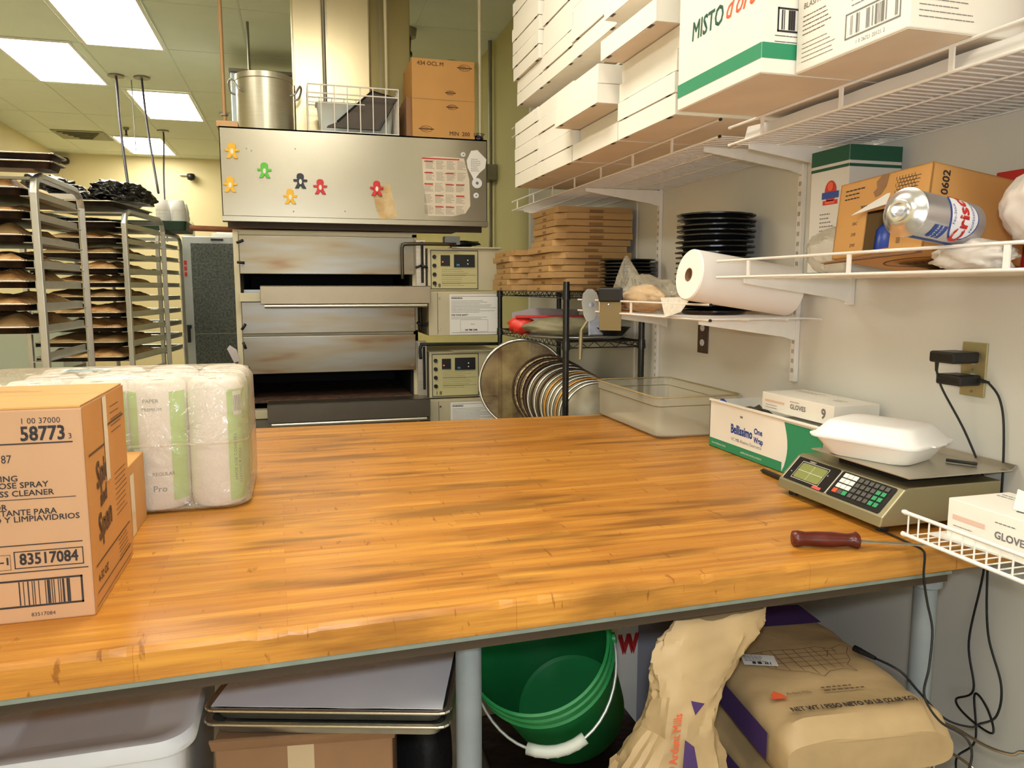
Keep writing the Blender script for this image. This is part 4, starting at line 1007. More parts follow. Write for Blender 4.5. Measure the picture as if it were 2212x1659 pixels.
m = MB(); m.tube([(1.59, 1.442, 1.225), (1.592, 1.41, 1.19), (1.592, 1.392, 1.117), (1.592, 1.385, .957), (1.583, 1.393, .85), (1.57, 1.385, .768), (1.57, 1.37, .626), (1.57, 1.325, .52), (1.56, 1.322, .446), (1.53, 1.34, .42), (1.47, 1.31, .44), (1.385, 1.30, .48), (1.30, 1.290, .560), (1.262, 1.31, .606), (1.243, 1.365, .612)], .0026, 8, 8); m.build('wire', RUBBER, t, smooth=True)
m = MB(); m.cyl((1.243, 1.365, .612), (1.232, 1.400, .614), .0045, .007, seg=12); m.cyl((1.232, 1.400, .614), (1.228, 1.416, .6145), .0075, seg=12); m.build('plug_end', BLACKM, t, smooth=True, auto=40)
t = thing('power_cable', 'black cable running from under the scale over the table edge and down in front', 'cord', (1.27, 1.33, .9))
m = MB(); m.tube([(1.29, 1.45, .9045), (1.262, 1.400, .9045), (1.258, 1.352, .9045), (1.2535, 1.290, .9045), (1.252, 1.262, .902), (1.2525, 1.2555, .89), (1.254, 1.256, .845), (1.262, 1.25, .79), (1.265, 1.235, .735), (1.238, 1.21, .67), (1.20, 1.18, .63), (1.19, 1.13, .605), (1.20, 1.08, .60), (1.205, 1.065, .57), (1.19, 1.06, .50), (1.24, 1.05, .49), (1.32, 1.08, .46), (1.45, 1.2, .35), (1.50, 1.30, .28)], .0024, 8, 8); m.build('wire', RUBBER, t, smooth=True)
glove_box('opened glove box with a torn top on the low wire shelf', (.26, .155, .080), Matrix.Translation((1.262, 1.215, ZL + .006)) @ Matrix.Rotation(-PI / 2, 4, 'Z'), torn=True, sd=5)
m = MB(); m.prism([(0, 0), (.30, .02), (.26, .14), (.02, .12)], .004, frame((1.24, 1.24, ZL + .0035), (.15, -1, 0), (1, .15, .02)) if False else frame((1.235, 1.235, ZL + .0045), (.12, -1, 0), (1, .12, 0)))
o = m.build('paper_pad', mat('crumpled_white_paper', rgb(226, 222, 214), .6, var=.1, vscale=20, bump=.2)); tag(o, 'white papers lying on the low wire shelf under the glove box', 'papers')

# ================================================================ oven hood
HY = 4.5
t = thing('exhaust_hood', 'long brushed steel oven hood covered with magnets and papers', 'exhaust hood', (.37, 4.9, 1.8))
m = MB(); x0, x1 = -.372, 1.108
m.box(x0, x1, HY, HY + .004, 1.842, 2.312); m.box(x0, x1, HY, 5.6, 2.304, 2.312); m.box(x0, x0 + .004, HY, 5.6, 1.842, 2.312); m.box(x1 - .004, x1, HY, 5.6, 1.842, 2.312); m.box(x0, x1, 5.596, 5.6, 1.842, 2.312)
m.build('hood_shell', HOODM, t)
m = MB(); m.loft([[(x, HY - .008, 1.842), (x, HY - .014, 1.838), (x, HY - .014, 1.812), (x, HY + .03, 1.808), (x, HY + .03, 1.815), (x, HY - .006, 1.82), (x, HY, 1.842)] for x in (x0 - .002, x1 + .002)]); m.build('drip_lip', HOODM, t)
m = MB(); m.box(x0 + .01, x1 - .01, HY + .03, 5.58, 1.88, 1.90); m.box(x0 + .02, x1 - .02, HY + .06, HY + .07, 1.78, 1.88); m.build('filter_bank', SHADOWWOOD, t)
m = MB()
for x, z in ((-.235, 2.20), (.02, 2.21), (-.21, 2.19), (.0, 1.872), (.28, 1.88)): m.cyl((x, HY - .002, z), (x, HY, z), .004, seg=8)
m.build('rivets', STEELD, t)
t = thing('exhaust_duct', 'tall square stainless duct rising from the hood to the ceiling', 'duct', (.25, 5.2, 2.31))
m = MB(); m.box(.022, .487, 4.95, 5.45, 2.313, CZ - .001); m.build('duct_body', mat('warm_duct_steel', rgb(206, 192, 156), .30, .88, var=.08, stretch=(3, 3, .3), vscale=2), t, bevel=.012)
m = MB()
for x in (.205, .225): m.box(x, x + .006, 4.944, 4.951, 2.313, CZ - .001)
m.build('seam', HOODM, t)
t = thing('exhaust_duct', 'rear duct with darker tarnished face beside the tall square duct', 'duct', (.62, 5.3, 2.31))
m = MB(); m.box(.49, .745, 5.05, 5.58, 2.313, CZ - .001); m.build('duct_body', mat('tarnished_duct_steel', rgb(150, 136, 92), .38, .75, var=.15, stretch=(3, 3, .3), vscale=2), t, bevel=.006)
m = MB(); m.box(.55, .556, 5.044, 5.051, 2.313, CZ - .001); m.build('seam', STEELD, t)
def rod(x, y, z, mt, l, r=.011):
    t = thing('hanger_rod', l, 'hanger rod', (x, y, z)); m = MB(); m.cyl((x, y, z), (x, y, CZ), r, seg=12); m.build('rod', mt, t, smooth=True, auto=50)
    m = MB(); m.cyl((x, y, z + .035), (x, y, z + .045), r * 1.9, seg=6); m.cyl((x - r * 2.6, y, z + .05), (x + r * 2.6, y, z + .05), r * .35, seg=6); m.build('nut', STEELD, t)
WOODB = mat('pale_wood_block', rgb(214, 172, 124), .7, var=.1, stretch=(1, 6, 6))
m = MB(); m.box(-.385, -.275, 4.52, 4.64, 2.3135, 2.345); tag(m.build('wood_block', WOODB, bevel=.002), 'pale wood block at the top left corner of the hood', 'block')
rod(-.345, 4.58, 2.346, mat('rusty_rod', rgb(176, 140, 96), .5, .4), 'rusty hanger rod at the left end of the hood')
rod(.207, 4.90, 2.313, STEELD, 'hanger rod in front of the square duct, behind the wire basket')
rod(.575, 4.90, 2.313, BEIGE, 'pale hanger rod at the right edge of the square duct')
rod(1.09, 4.6, 2.313, BEIGE, 'pale hanger rod at the right end of the hood')
rod(-.285, 6.3, 2.0, STEELD, 'distant thin rod rising behind the stock pot', .010)

t = thing('stock_pot', 'large aluminium stock pot standing on the hood', 'pot', (-.14, 4.86, 2.3135))
PT = Matrix.Translation((-.140, 4.86, 2.3135))
m = MB(); m.lathe([(.001, .0), (.150, 0), (.158, .008), (.158, .318), (.162, .322), (.162, .352), (.157, .354), (.152, .348), (.152, .012), (.001, .010)], PT, 64); m.build('pot_body', mat('spun_aluminium', rgb(200, 196, 178), .34, .85, var=.08, stretch=(1, 1, 20)), t, smooth=True, auto=40)
for s_, nm in ((PI * 1.17, 'handle'), (-.22, 'handle')):
    dx, dy = math.cos(s_), math.sin(s_); px_, py_ = -dy, dx; c = Vector((-.14, 4.86, 2.3135))
    def pp(rad, side, z): return c + Vector((dx * rad + px_ * side, dy * rad + py_ * side, z))
    m = MB(); m.tube([pp(.157, -.05, .24), pp(.185, -.052, .25), pp(.205, -.03, .29), pp(.207, 0, .305), pp(.205, .03, .29), pp(.185, .052, .25), pp(.157, .05, .24)], .006, 8, 5); m.build(nm, ALU, t, smooth=True)

t = thing('wire_basket', 'white wire basket tilted on top of the hood', 'basket')
m = MB(); bw, bh, bd = .50, .25, .30
for z in (0, bh * .82, bh): m.cyl((0, 0, z), (bw, 0, z), .004, seg=8); m.cyl((0, bd, z), (bw, bd, z), .004, seg=8); m.cyl((0, 0, z), (0, bd, z), .004, seg=8); m.cyl((bw, 0, z), (bw, bd, z), .004, seg=8)
m.cyl((0, 0, bh * .62), (bw * .62, 0, bh * .62), .003, seg=6)
m.build('frame', WHITEW, t, smooth=True, auto=50)
m = MB()
for i in range(8): x = bw * i / 7; m.cyl((x, 0, -.004), (x, 0, bh), .0032, seg=6); m.cyl((x, bd, 0), (x, bd, bh), .003, seg=6)
for i in range(9): y = bd * i / 8; m.cyl((0, y, 0), (bw, y, 0), .0025, seg=6)
for i in range(6): y = bd * i / 5; m.cyl((0, y, 0), (0, y, bh), .003, seg=6); m.cyl((bw, y, 0), (bw, y, bh), .003, seg=6)
m.build('wire_grid', WHITEW, t, smooth=True, auto=50)
place(t, Matrix.Translation((.096, 4.535, 2.3205)) @ Matrix.Rotation(math.radians(.2), 4, 'Y'))
t = thing('plastic_tote', 'pale translucent tote inside the wire basket', 'container', (.38, 4.7, 2.33)); m = MB()
m.loft([rrect(.17, .57, 4.66, 4.82, 2.331, .03), rrect(.15, .588, 4.645, 4.825, 2.50, .03), rrect(.14, .590, 4.64, 4.828, 2.505, .03), rrect(.155, .583, 4.65, 4.822, 2.502, .03), rrect(.18, .56, 4.67, 4.81, 2.336, .03)]); m.build('tote_body', mat('pale_tote_plastic', rgb(206, 212, 206), .35), t, smooth=True, auto=40)
t = thing('dark_tray', 'dark brown tray leaning diagonally in the wire basket', 'tray')
TP = [(.195, 2.352), (.205, 2.364), (.255, 2.385), (.455, 2.565), (.595, 2.535), (.49, 2.350)]
m = MB(); m.prism(TP, .012, frame((0, 4.600, 0), '-y')); m.build('tray_body', mat('brown_black_tray', rgb(70, 56, 38), .45, var=.3), t, bevel=.003)
m = MB(); m.tube([(p[0], 4.586, p[1]) for p in (TP[2], TP[3], TP[4], TP[5])], .006, 6); m.build('tray_rim', BLACKM, t)

t = thing('cardboard_carton', 'orange brown carton standing on the right end of the hood', 'box', (.86, 4.8, 2.3135))
m = MB(); m.box(.680, 1.050, 4.56, 4.92, 2.3135, 2.762); m.build('carton_body', KRAFTB, t, bevel=.003)
F = frame((.680, 4.56, 2.3135), '-y')
m = MB(); m.text('434 OCL M', .032, F @ Matrix.Translation((.03, .41, 0)), bold=.04); m.text('MIN  200  1 ET', .032, F @ Matrix.Translation((.215, .025, 0)), bold=.04)
for cx_, cy_, s_ in ((.31, .41, 1), (.225, .265, .7), (.235, .185, .8), (.08, .055, 1)):
    G = F @ Matrix.Translation((cx_, cy_, 0))
    for k in range(16): a, c = 2 * PI * k / 16, 2 * PI * (k + .8) / 16; m._f([m.v(G @ Vector(p)) for p in ((.032 * s_ * math.cos(a), .016 * s_ * math.sin(a), .0006), (.032 * s_ * math.cos(c), .016 * s_ * math.sin(c), .0006), (.036 * s_ * math.cos(c), .019 * s_ * math.sin(c), .0006), (.036 * s_ * math.cos(a), .019 * s_ * math.sin(a), .0006))])
    m.rect(-.045 * s_, -.003, .045 * s_, .003, G); m.lines(-.03 * s_, .01, .06 * s_, 3, .008, .003, G, int(cx_ * 100))
m.build('printing', INKB, t)
m = MB(); m.rect(0.0, .222, .37, .2245, F); m.build('flap_joint', KRAFTD, t)
m = MB(); m.box(.65, .679, 4.60, 4.90, 2.3135, 2.55); m.loft([[(.60, 4.95, 2.3135), (.676, 4.95, 2.3135), (.676, 4.95, 2.60)], [(.60, 5.0, 2.3135), (.676, 5.0, 2.3135), (.676, 5.0, 2.60)]]); tag(m.build('cardboard_sheet', KRAFTD), 'brown cardboard piece leaning on the left side of the hood carton', 'cardboard')
m = MB(); m.tube([(.86, 4.75, 2.770), (.93, 4.72, 2.80), (1.0, 4.72, 2.79), (1.03, 4.76, 2.768)], .012, 8, 5); tag(m.build('cable_bundle', mat('grey_cable', rgb(110, 110, 92), .5)), 'grey cable bundle lying on top of the hood carton', 'cable')
m = blob((1.08, 4.62, 2.335), (.035, .05, .022), amp=.3, seed=3, sub=3); tag(m.build('dark_rag', BLACKBAG, smooth=True), 'small dark bundle at the right corner of the hood top', 'bundle')
t = thing('ceiling_duct', 'pale bluish boxed duct seen behind the stock pot', 'duct', (-.2, 7.2, 2.8))
m = MB(); m.box(-.47, .14, 7.0, 7.5, 2.45, 3.23); m.build('duct_body', mat('pale_blue_duct', rgb(196, 208, 214), .5, .2), t, bevel=.01)
m = MB(); m.box(-.48, .15, 6.99, 7.51, 3.232, 3.26); m.build('top_flange', STEELD, t)

# ---------------------------------------------------------------- magnets and papers on the hood
def magnet_poly(s):
    P = [(-.10, .50), (.10, .50), (.22, .40), (.24, .22), (.18, .12), (.46, .10), (.44, -.05), (.20, -.06), (.22, -.20), (.38, -.50), (.12, -.50), (.0, -.30), (-.12, -.50), (-.38, -.50), (-.22, -.20), (-.20, -.06), (-.44, -.05), (-.46, .10), (-.18, .12), (-.24, .22), (-.22, .40)]
    return [(x * s, y * s) for x, y in P]
YEL = mat('yellow_magnet', rgb(240, 186, 40), .35); GRN = mat('green_magnet', rgb(96, 196, 60), .35); BLK = mat('navy_magnet', rgb(30, 36, 48), .35); RED = mat('red_magnet', rgb(206, 36, 36), .35)
for x, z, mt, l in ((-.309, 2.185, YEL, 'upper yellow person shaped magnet at the left end of the hood'), (-.326, 2.006, YEL, 'lower yellow person shaped magnet at the left end of the hood'), (-.146, 2.088, GRN, 'green person shaped magnet on the hood'),
                    (-.015, 1.952, YEL, 'yellow person shaped magnet low on the hood beside the black one'), (.042, 2.038, BLK, 'black person shaped magnet on the hood'), (.148, 2.010, RED, 'red person shaped magnet next to the black magnet'), (.460, 2.012, RED, 'red person shaped magnet holding the stained note')):
    t = thing('fridge_magnet', l, 'magnet', (x, HY, z), group='person shaped magnets')
    m = MB(); m.prism(magnet_poly(.083), .010, frame((x, HY - (.0045 if x > .4 else .0005), z), '-y')); m.build('figure', mt, t, bevel=.002)
    m = MB(); F = frame((x, HY - (.0045 if x > .4 else .0005) - .0105, z), '-y'); m.prism([(.008 * math.cos(a), -.004 + .014 * math.sin(a)) for a in [2 * PI * k / 14 for k in range(14)]], .002, F); m.build('inlay', WCARD, t)
for x, z, r, l in ((.964, 2.222, .014, 'small white button magnet at the top corner of the menu'), (1.046, 2.062, .030, 'larger white round magnet below the torn note'), (1.040, 1.991, .016, 'small white button magnet nearest the lower right of the hood')):
    t = thing('button_magnet', l, 'magnet', (x, HY, z)); m = MB(); m.cyl((x, HY - .008, z), (x, HY - .0003, z), r, seg=20); m.build('disc', WHITEP, t, bevel=.002)
    m = MB(); m.cyl((x, HY - .0095, z), (x, HY - .0078, z), r * .3, seg=10); m.build('center_pin', INKG, t)
def sheet(label, poly, y, mt, name='menu_sheet', cat='paper'):
    """poly in (x,z), slightly wavy sheet hung on the hood"""
    t = thing(name, label, cat, (poly[0][0], y, poly[0][1]))
    m = MB(); m.prism([(p[0], p[1]) for p in poly], .0008, frame((0, y, 0), '-y')); m.build('sheet', mt, t)
    return t
t = sheet('printed takeout menu with red headings pinned at the right of the hood', [(.722, 2.192), (.80, 2.205), (.969, 2.200), (1.000, 2.08), (1.005, 1.93), (.975, 1.885), (.90, 1.868), (.752, 1.866), (.748, 1.92), (.728, 2.05)], HY - .0015, mat('menu_paper', rgb(224, 212, 190), .7, var=.06, vscale=9))
F = frame((.722, HY - .0026, 1.866), '-y'); m = MB()
for c in range(4):
    for r in range(5): m.lines(.012 + c * .062 + (.03 * (r < 2)) * .3, .315 - r * .064, .054, 7, .0072, .0026, F, c * 7 + r)
m.build('menu_text', mat('menu_text_ink', rgb(140, 130, 118), .7), t)
m = MB(); m.rect(.0, .322, .22, .329, F)
for c, r in ((0, 0), (0, 1), (0, 2), (1, 3), (2, 1), (2, 2), (3, 2), (3, 3), (2, 4), (1, 4)): m.rect(.012 + c * .062, .318 - r * .064 - .012, .012 + c * .062 + .05, .318 - r * .064 - .006, F, .0009)
m.build('red_headings', INKR, t)
t = sheet('torn white note at the top right corner of the hood', [(1.012, 2.246), (1.05, 2.252), (1.104, 2.20), (1.095, 2.15), (1.06, 2.12), (1.038, 2.09), (1.036, 2.062), (1.018, 2.10), (.990, 2.15), (.985, 2.19)], HY - .001, PAPERW, 'torn_note')
m = MB(); F = frame((.99, HY - .002, 2.06), '-y'); m.lines(.02, .14, .06, 7, .011, .003, F, 4); m.build('note_print', INKG, t)
t = sheet('stained note held by a red magnet in the middle of the hood', [(.428, 2.020), (.535, 2.038), (.575, 1.856), (.475, 1.835)], HY - .001, mat('stained_note_paper', rgb(220, 198, 154), .7, col2=rgb(196, 160, 104), vscale=12), 'stained_note')
m = MB(); m.lines(.012, .16, .08, 12, .011, .002, frame((.445, HY - .0022, 1.845), (1, 0, .12), (-.12, 0, 1)), 9); m.build('note_print', mat('faded_print', rgb(176, 152, 110), .7), t)

# ================================================================ double deck oven
OY = 4.6; OV = oven_mat()
t = thing('deck_oven', 'double deck stainless pizza oven with control boxes under the hood', 'oven', (.4, 5.0, .3))
m = MB(); ox0, ox1 = -.332, .70
m.box(ox0, ox0 + .03, OY - .02, 5.5, .25, 1.765); m.box(ox1 - .03, ox1, OY, 5.5, .25, 1.765)
m.box(ox0, ox1, OY, 5.5, 1.745, 1.775); m.box(ox0, ox1, OY, 5.5, .25, .40)
m.box(ox0, ox1, OY, 5.5, 1.13, 1.20)
m.build('oven_frame', BEIGE, t, bevel=.002)
m = MB(); m.box(ox0 + .03, ox1 - .03, 5.44, 5.46, .3, 1.75); m.box(ox0 + .03, ox0 + .045, OY + .02, 5.45, .3, 1.74); m.box(ox1 - .045, ox1 - .03, OY + .02, 5.45, .3, 1.74); m.box(ox0 + .03, ox1 - .03, OY + .1, 5.44, 1.55, 1.74); m.box(ox0 + .03, ox1 - .03, OY + .1, 5.44, .98, 1.13)
m.build('oven_cavity', DARK, t)
for z0, z1, nm in ((1.528, 1.742, 'door_panel'), (1.192, 1.372, 'door_panel'), (.962, 1.176, 'door_panel'), (.42, .70, 'door_panel')):
    m = MB(); m.box(-.300, .678, OY - .045, OY - .005, z0, z1); d_ = m.build(nm, OV, t, bevel=.003)
    m = MB()
    for x, z in ((-.285, z0 + .045), (.655, z0 + .03)): m.cyl((x, OY - .049, z), (x, OY - .044, z), .007, seg=10)
    m.build('bolts', STEELD, d_)
m = MB(); m.box(-.29, .65, OY + .02, 5.4, 1.415, 1.44); m.build('hearth', mat('pale_hearth', rgb(170, 176, 178), .4, .3), t)
m = MB(); m.box(-.28, .65, OY - .05, 5.4, .795, .812); m.build('hearth', HEARTH, t)
for (zl, zh, mt, x0_, x1_) in ((1.362, 1.462, mat('satin_shelf_steel', rgb(164, 152, 130), .42, .7, var=.06), -.19, .745), (.700, .806, mat('dark_shelf_steel', rgb(112, 104, 92), .4, .8, var=.1), -.178, .735)):
    m = MB(); m.box(x0_, x1_, OY - .20, OY - .192, zl, zh); m.box(x0_, x1_, OY - .20, OY + .02, zh - .006, zh); m.build('loading_shelf', mt, t, bevel=.002)
    m = MB(); m.cyl((x0_ + .02, OY - .19, zl - .012), (x1_ - .02, OY - .19, zl - .012), .011, seg=12); m.build('shelf_bar', STEEL, t, smooth=True, auto=40)
    m = MB(); m.box(-.305, x0_ + .01, OY - .10, OY, zl + .012, zl + .060); m.build('shelf_bracket', BEIGE, t, bevel=.002); m = MB(); m.box(x1_ - .01, x1_ + .02, OY - .10, OY, zl + .03, zl + .085); m.build('shelf_bracket', BEIGE, t, bevel=.002)
for x, z, a in ((-.292, 1.705, .4), (-.292, 1.590, -.1), (-.292, 1.233, 1.0), (-.292, 1.128, 1.9), (-.288, 1.005, -.5), (.700, 1.575, .35), (.735, 1.575, -.35), (.70, 1.235, -.6), (.745, 1.235, .6)):
    m = MB(); c = Vector((x, OY - .06, z)); v_ = Vector((math.cos(a), 0, math.sin(a))) * .020; m.tube([c - v_, c, c + v_], .0075, 8); m.cyl(c, c + Vector((0, .02, 0)), .008, seg=10); m.build('wing_latch', BLACKM, t, smooth=True)
for za_, zb_ in ((1.46, 1.73), (.80, 1.13)): m = MB(); m.box(.690, .745, OY - .03, OY + .02, za_, zb_); m.build('hinge_post', STEEL, t)
for x_, za_, zb_ in ((.725, 1.48, 1.72), (.728, .84, 1.10), (.71, 1.20, 1.36)): m = MB(); m.cyl((x_, OY - .04, za_), (x_, OY - .04, zb_), .008, seg=8); m.build('hinge_rod', BLACKM, t)
m = MB(); m.tube([(.600, OY - .09, 1.50), (.600, OY - .09, 1.66), (.605, OY - .09, 1.692), (.635, OY - .09, 1.704), (.92, OY - .09, 1.706)], .010, 10, 4); m.build('steam_pipe', mat('dark_steel_pipe', rgb(92, 82, 66), .3, .85), t, smooth=True)
m = MB(); m.tube([(.700, OY - .09, 1.03), (.697, OY - .09, 1.09), (.71, OY - .09, 1.115), (.74, OY - .09, 1.117), (1.185, OY - .09, 1.112)], .010, 10, 4); m.build('steam_pipe', BLACKM, t, smooth=True)
m = MB(); m.box(.86, .95, OY - .06, OY + .02, 1.706, 1.755); m.build('valve_box', mat('blue_grey_box', rgb(120, 124, 124), .4, .4), t)
CREAM = mat('cream_panel', rgb(198, 190, 140), .45, .1)
for z0, z1, y_ in ((1.436, 1.686, OY - .04), (.786, 1.066, OY - .04)):
    m = MB(); m.box(.758, 1.198, y_, 5.3, z0, z1); m.box(.90, 1.21, y_ - .02, y_ + .1, z1 - .002, z1 + .008); cb = m.build('control_box', BEIGE, t, bevel=.002)
    m = MB(); F = frame((.780, y_, z0), '-y'); w_ = .278; h_ = z1 - z0 - .03
    m.rect(0, .012, w_, h_ + .012, F, .002); m.build('control_panel', CREAM, cb)
    m = MB(); m.outline(-.006, .006, w_ + .006, h_ + .018, .004, F, .0025); 
    for k in range(4): m.prism([(.016 + .012 * math.cos(a), h_ - .022 - k * .052 + .012 * math.sin(a)) for a in [2 * PI * q / 12 for q in range(12)]], .012, F)
    m.build('knobs', BLACKM, cb)
    m = MB(F); m.box(.055, .110, h_ - .075, h_ - .012, .002, .010); m.build('timer', BLACKM, cb)
    m = MB(F); m.box(.135, .262, h_ - .082, h_ - .008, .002, .010); m.build('temperature_display', BLACKM, cb)
    m = MB(); m.rect(.150, h_ - .072, .168, h_ - .064, F, .0106); m.text('pq', .018, F @ Matrix.Translation((.15, h_ - .075, .0102))); m.build('blue_logo', mat('cyan_print', rgb(70, 140, 170), .5), cb)
    m = MB(); m.rect(.062, h_ - .055, .070, h_ - .049, F, .0112); m.build('indicator_lamp', mat('orange_led', rgb(255, 90, 30), .4, emit=1.5), cb)
    m = MB(); m.rect(.215, h_ - .045, .222, h_ - .038, F, .0112); m.rect(.215, h_ - .066, .222, h_ - .059, F, .0112); m.build('buttons', PAPERW, cb)
    m = MB(); m.lines(.06, h_ - .094, .19, 9, .012, .0016, F, int(z0 * 10), .0026); m.rect(.06, h_ - .13, .27, h_ - .128, F, .0027); m.rect(.06, h_ - .178, .27, h_ - .176, F, .0027); m.text('1 8', .03, F @ Matrix.Translation((.015, .018, .002)), bold=.05); m.build('panel_text', mat('panel_ink', rgb(84, 76, 56), .7), cb)
for z0, z1 in ((1.166, 1.430), (.50, .778)):
    m = MB(); m.box(.752, 1.190, OY - .085, 5.2, z0, z1); sb = m.build('side_box', BEIGE, t, bevel=.003)
    m = MB(); m.rect(.052, .008, .055, z1 - z0 - .008, frame((.752, OY - .085, z0), '-y')); m.build('panel_joint', SHADOWWOOD, sb)
    m = MB(); F = frame((.878, OY - .085, z0 + .006), '-y'); m.rect(0, 0, .302, z1 - z0 - .024, F, .0015); m.build('warning_label', PAPERW, sb)
    m = MB(); hh = z1 - z0 - .024; m.rect(.01, hh - .012, .295, hh - .010, F, .0022); m.rect(.01, .010, .295, .012, F, .0022); m.text('WARNING', .014, F @ Matrix.Translation((.01, hh - .028, .001)), bold=.08)
    m.lines(.01, hh - .038, .28, 9, .0085, .0016, F, 3, .0022); m.text('FOR YOUR SAFETY', .012, F @ Matrix.Translation((.01, .112, .001)), bold=.08); m.lines(.01, .104, .24, 2, .009, .0016, F, 6, .0022)
    m.outline(.065, .016, .235, .088, .001, F, .0022); m.text('IBLEA', .009, F @ Matrix.Translation((.13, .058, .001))); m.text('160 788 2348', .014, F @ Matrix.Translation((.09, .022, .001)), bold=.08); m.build('label_print', INK, sb)
    m = MB()
    for z in (z0 + .04, z1 - .04): m.cyl((.815, OY - .09, z), (.815, OY - .084, z), .006, seg=10)
    m.build('screws', CHROME, sb)
for x in (-.28, .62):
    for y in (4.7, 5.4):
        m = MB(); m.cyl((x, y, 0), (x, y, .25), .03, seg=14); m.build('leg', STEELD, t)
m = blob((1.0, 4.72, 1.722), (.11, .08, .02), amp=.4, sc=4, seed=3, sub=3); tag(m.build('black_tubing', BLACKM, smooth=True), 'black rubber tubing on top of the upper control box', 'tubing')
t = thing('pizza_peel', 'wooden pizza peel with its brown handle sticking out left of the oven top', 'pizza peel', (-.3, 5.0, 1.79))
m = MB(); m.cyl((-.60, 4.98, 1.805), (-.02, 5.02, 1.795), .017, seg=16); m.build('handle', WOOD, t, smooth=True, auto=40); m = MB(); m.box(-.05, .35, 4.84, 5.2, 1.778, 1.790); m.build('blade', WOOD, t, bevel=.003)
m = MB(); m.prism([(0, 0), (.03, .01), (.015, .075), (-.02, .10), (-.035, .08)], .010, frame((-.352, 4.572, 1.03), (1, .0, 0), (0, 0, 1))); o = m.build('hand_scraper', mat('bright_scraper_steel', rgb(216, 222, 230), .2, .8)); tag(o, 'bright metal scraper hanging on the left side of the oven', 'scraper')

# ================================================================ black wire shelving unit
UX0, UX1, UY0, UY1 = 1.175, 1.55, 3.283, 4.463
t = thing('wire_shelving_unit', 'black wire shelving unit standing against the right wall beyond the table', 'shelving unit', (1.36, 3.87, 0))
for x in (UX0, UX1):
    for y in (UY0, UY1):
        m = MB(); m.cyl((x, y, 0), (x, y, 1.478), .0145, seg=16); k = .05
        while k < 1.46: m.cyl((x, y, k), (x, y, k + .003), .0155, seg=16); k += .0254
        m.build('post', BLACKP, t, smooth=True, auto=40)
def wshelf(z):
    m = MB()
    for zz in (z, z - .028):
        for y in (UY0, UY1): m.cyl((UX0, y, zz), (UX1, y, zz), .003, seg=6)
        for x in (UX0, UX1): m.cyl((x, UY0, zz), (x, UY1, zz), .003, seg=6)
    for x in (UX0, UX1):
        k = UY0; s_ = 0
        while k < UY1 - .03: m.cyl((x, k, z - (.028 if s_ else 0)), (x, k + .035, z - (0 if s_ else .028)), .0018, seg=5, cap=False); k += .035; s_ ^= 1
    for y in (UY0, UY1):
        k = UX0; s_ = 0
        while k < UX1 - .03: m.cyl((k, y, z - (.028 if s_ else 0)), (k + .035, y, z - (0 if s_ else .028)), .0018, seg=5, cap=False); k += .035; s_ ^= 1
    k = UY0
    while k < UY1: m.cyl((UX0, k, z), (UX1, k, z), .002, seg=5, cap=False); k += .026
    m.build('wire_shelf', BLACKP, t)
    for x in (UX0, UX1):
        for y in (UY0, UY1): m = MB(); m.cyl((x, y, z - .035), (x, y, z + .006), .020, .018, seg=16); m.build('collar', BLACKP, t, smooth=True, auto=40)
for z in (1.433, 1.205, .64): wshelf(z)

# brown pizza boxes
def kraft_stack(x0, x1, y0, y1, z0, n, h, what, group, jx=.012):
    q = random.Random(n)
    src = []
    for v_ in range(2):
        t = thing('pizza_box', None, None); w, d = x1 - x0, y1 - y0
        m = MB(); e = .06
        m.prism([(e * v_, 0), (w, 0), (w, d), (0, d), (0, e * v_ * 1.01)], h * .92); 
        m.box(-.001, .0005, .06, d * .45, h * .15, h * .80); m.box(-.001, .0005, d * .6, d - .04, h * .15, h * .80); m.box(w * .12, w * .4, -.002, .0005, h * .1, h * .75); m.box(w * .62, w * .86, -.002, .0005, h * .1, h * .75)
        m.build('box_board', mat('kraft_box_a', rgb(184, 146, 94), .75, var=.10, vscale=12), t); 
        m = MB(); m.box(w * .42, w * .60, -.0025, .0008, h * .05, h * .5); m.box(-.0015, .0008, d * .46, d * .58, h * .1, h * .5); m.build('tab', mat('kraft_box_b', rgb(138, 102, 62), .75), t); src.append(t)
    for i in range(n):
        s_ = src[i % 2] if i < 2 else None
        o = s_ if s_ else copy_tree(src[i % 2])
        o.location = (x0 + q.uniform(-jx, jx) + (.02 * (i / n) if jx > .01 else 0), y0 + q.uniform(-jx, jx), z0 + i * h); o.rotation_euler = (0, 0, q.uniform(-.03, .03))
        tag(o, 'brown kraft pizza box, %s %s' % (nth(n - 1 - i, n), what), 'pizza box', group)
kraft_stack(1.165, 1.545, 3.44, 3.82, 1.4365, 13, .0305, 'in the tall stack on black shelving', 'tall stack of brown pizza boxes')
kraft_stack(1.09, 1.47, 3.90, 4.28, 1.4365, 7, .0305, 'in the short stack beside the oven', 'short stack of brown pizza boxes')
lid_stack((1.46, 3.255), .125, 9, 1.440, .0155, 'in the short stack in front of the brown boxes', 'short stack of black pans', 0, .006)

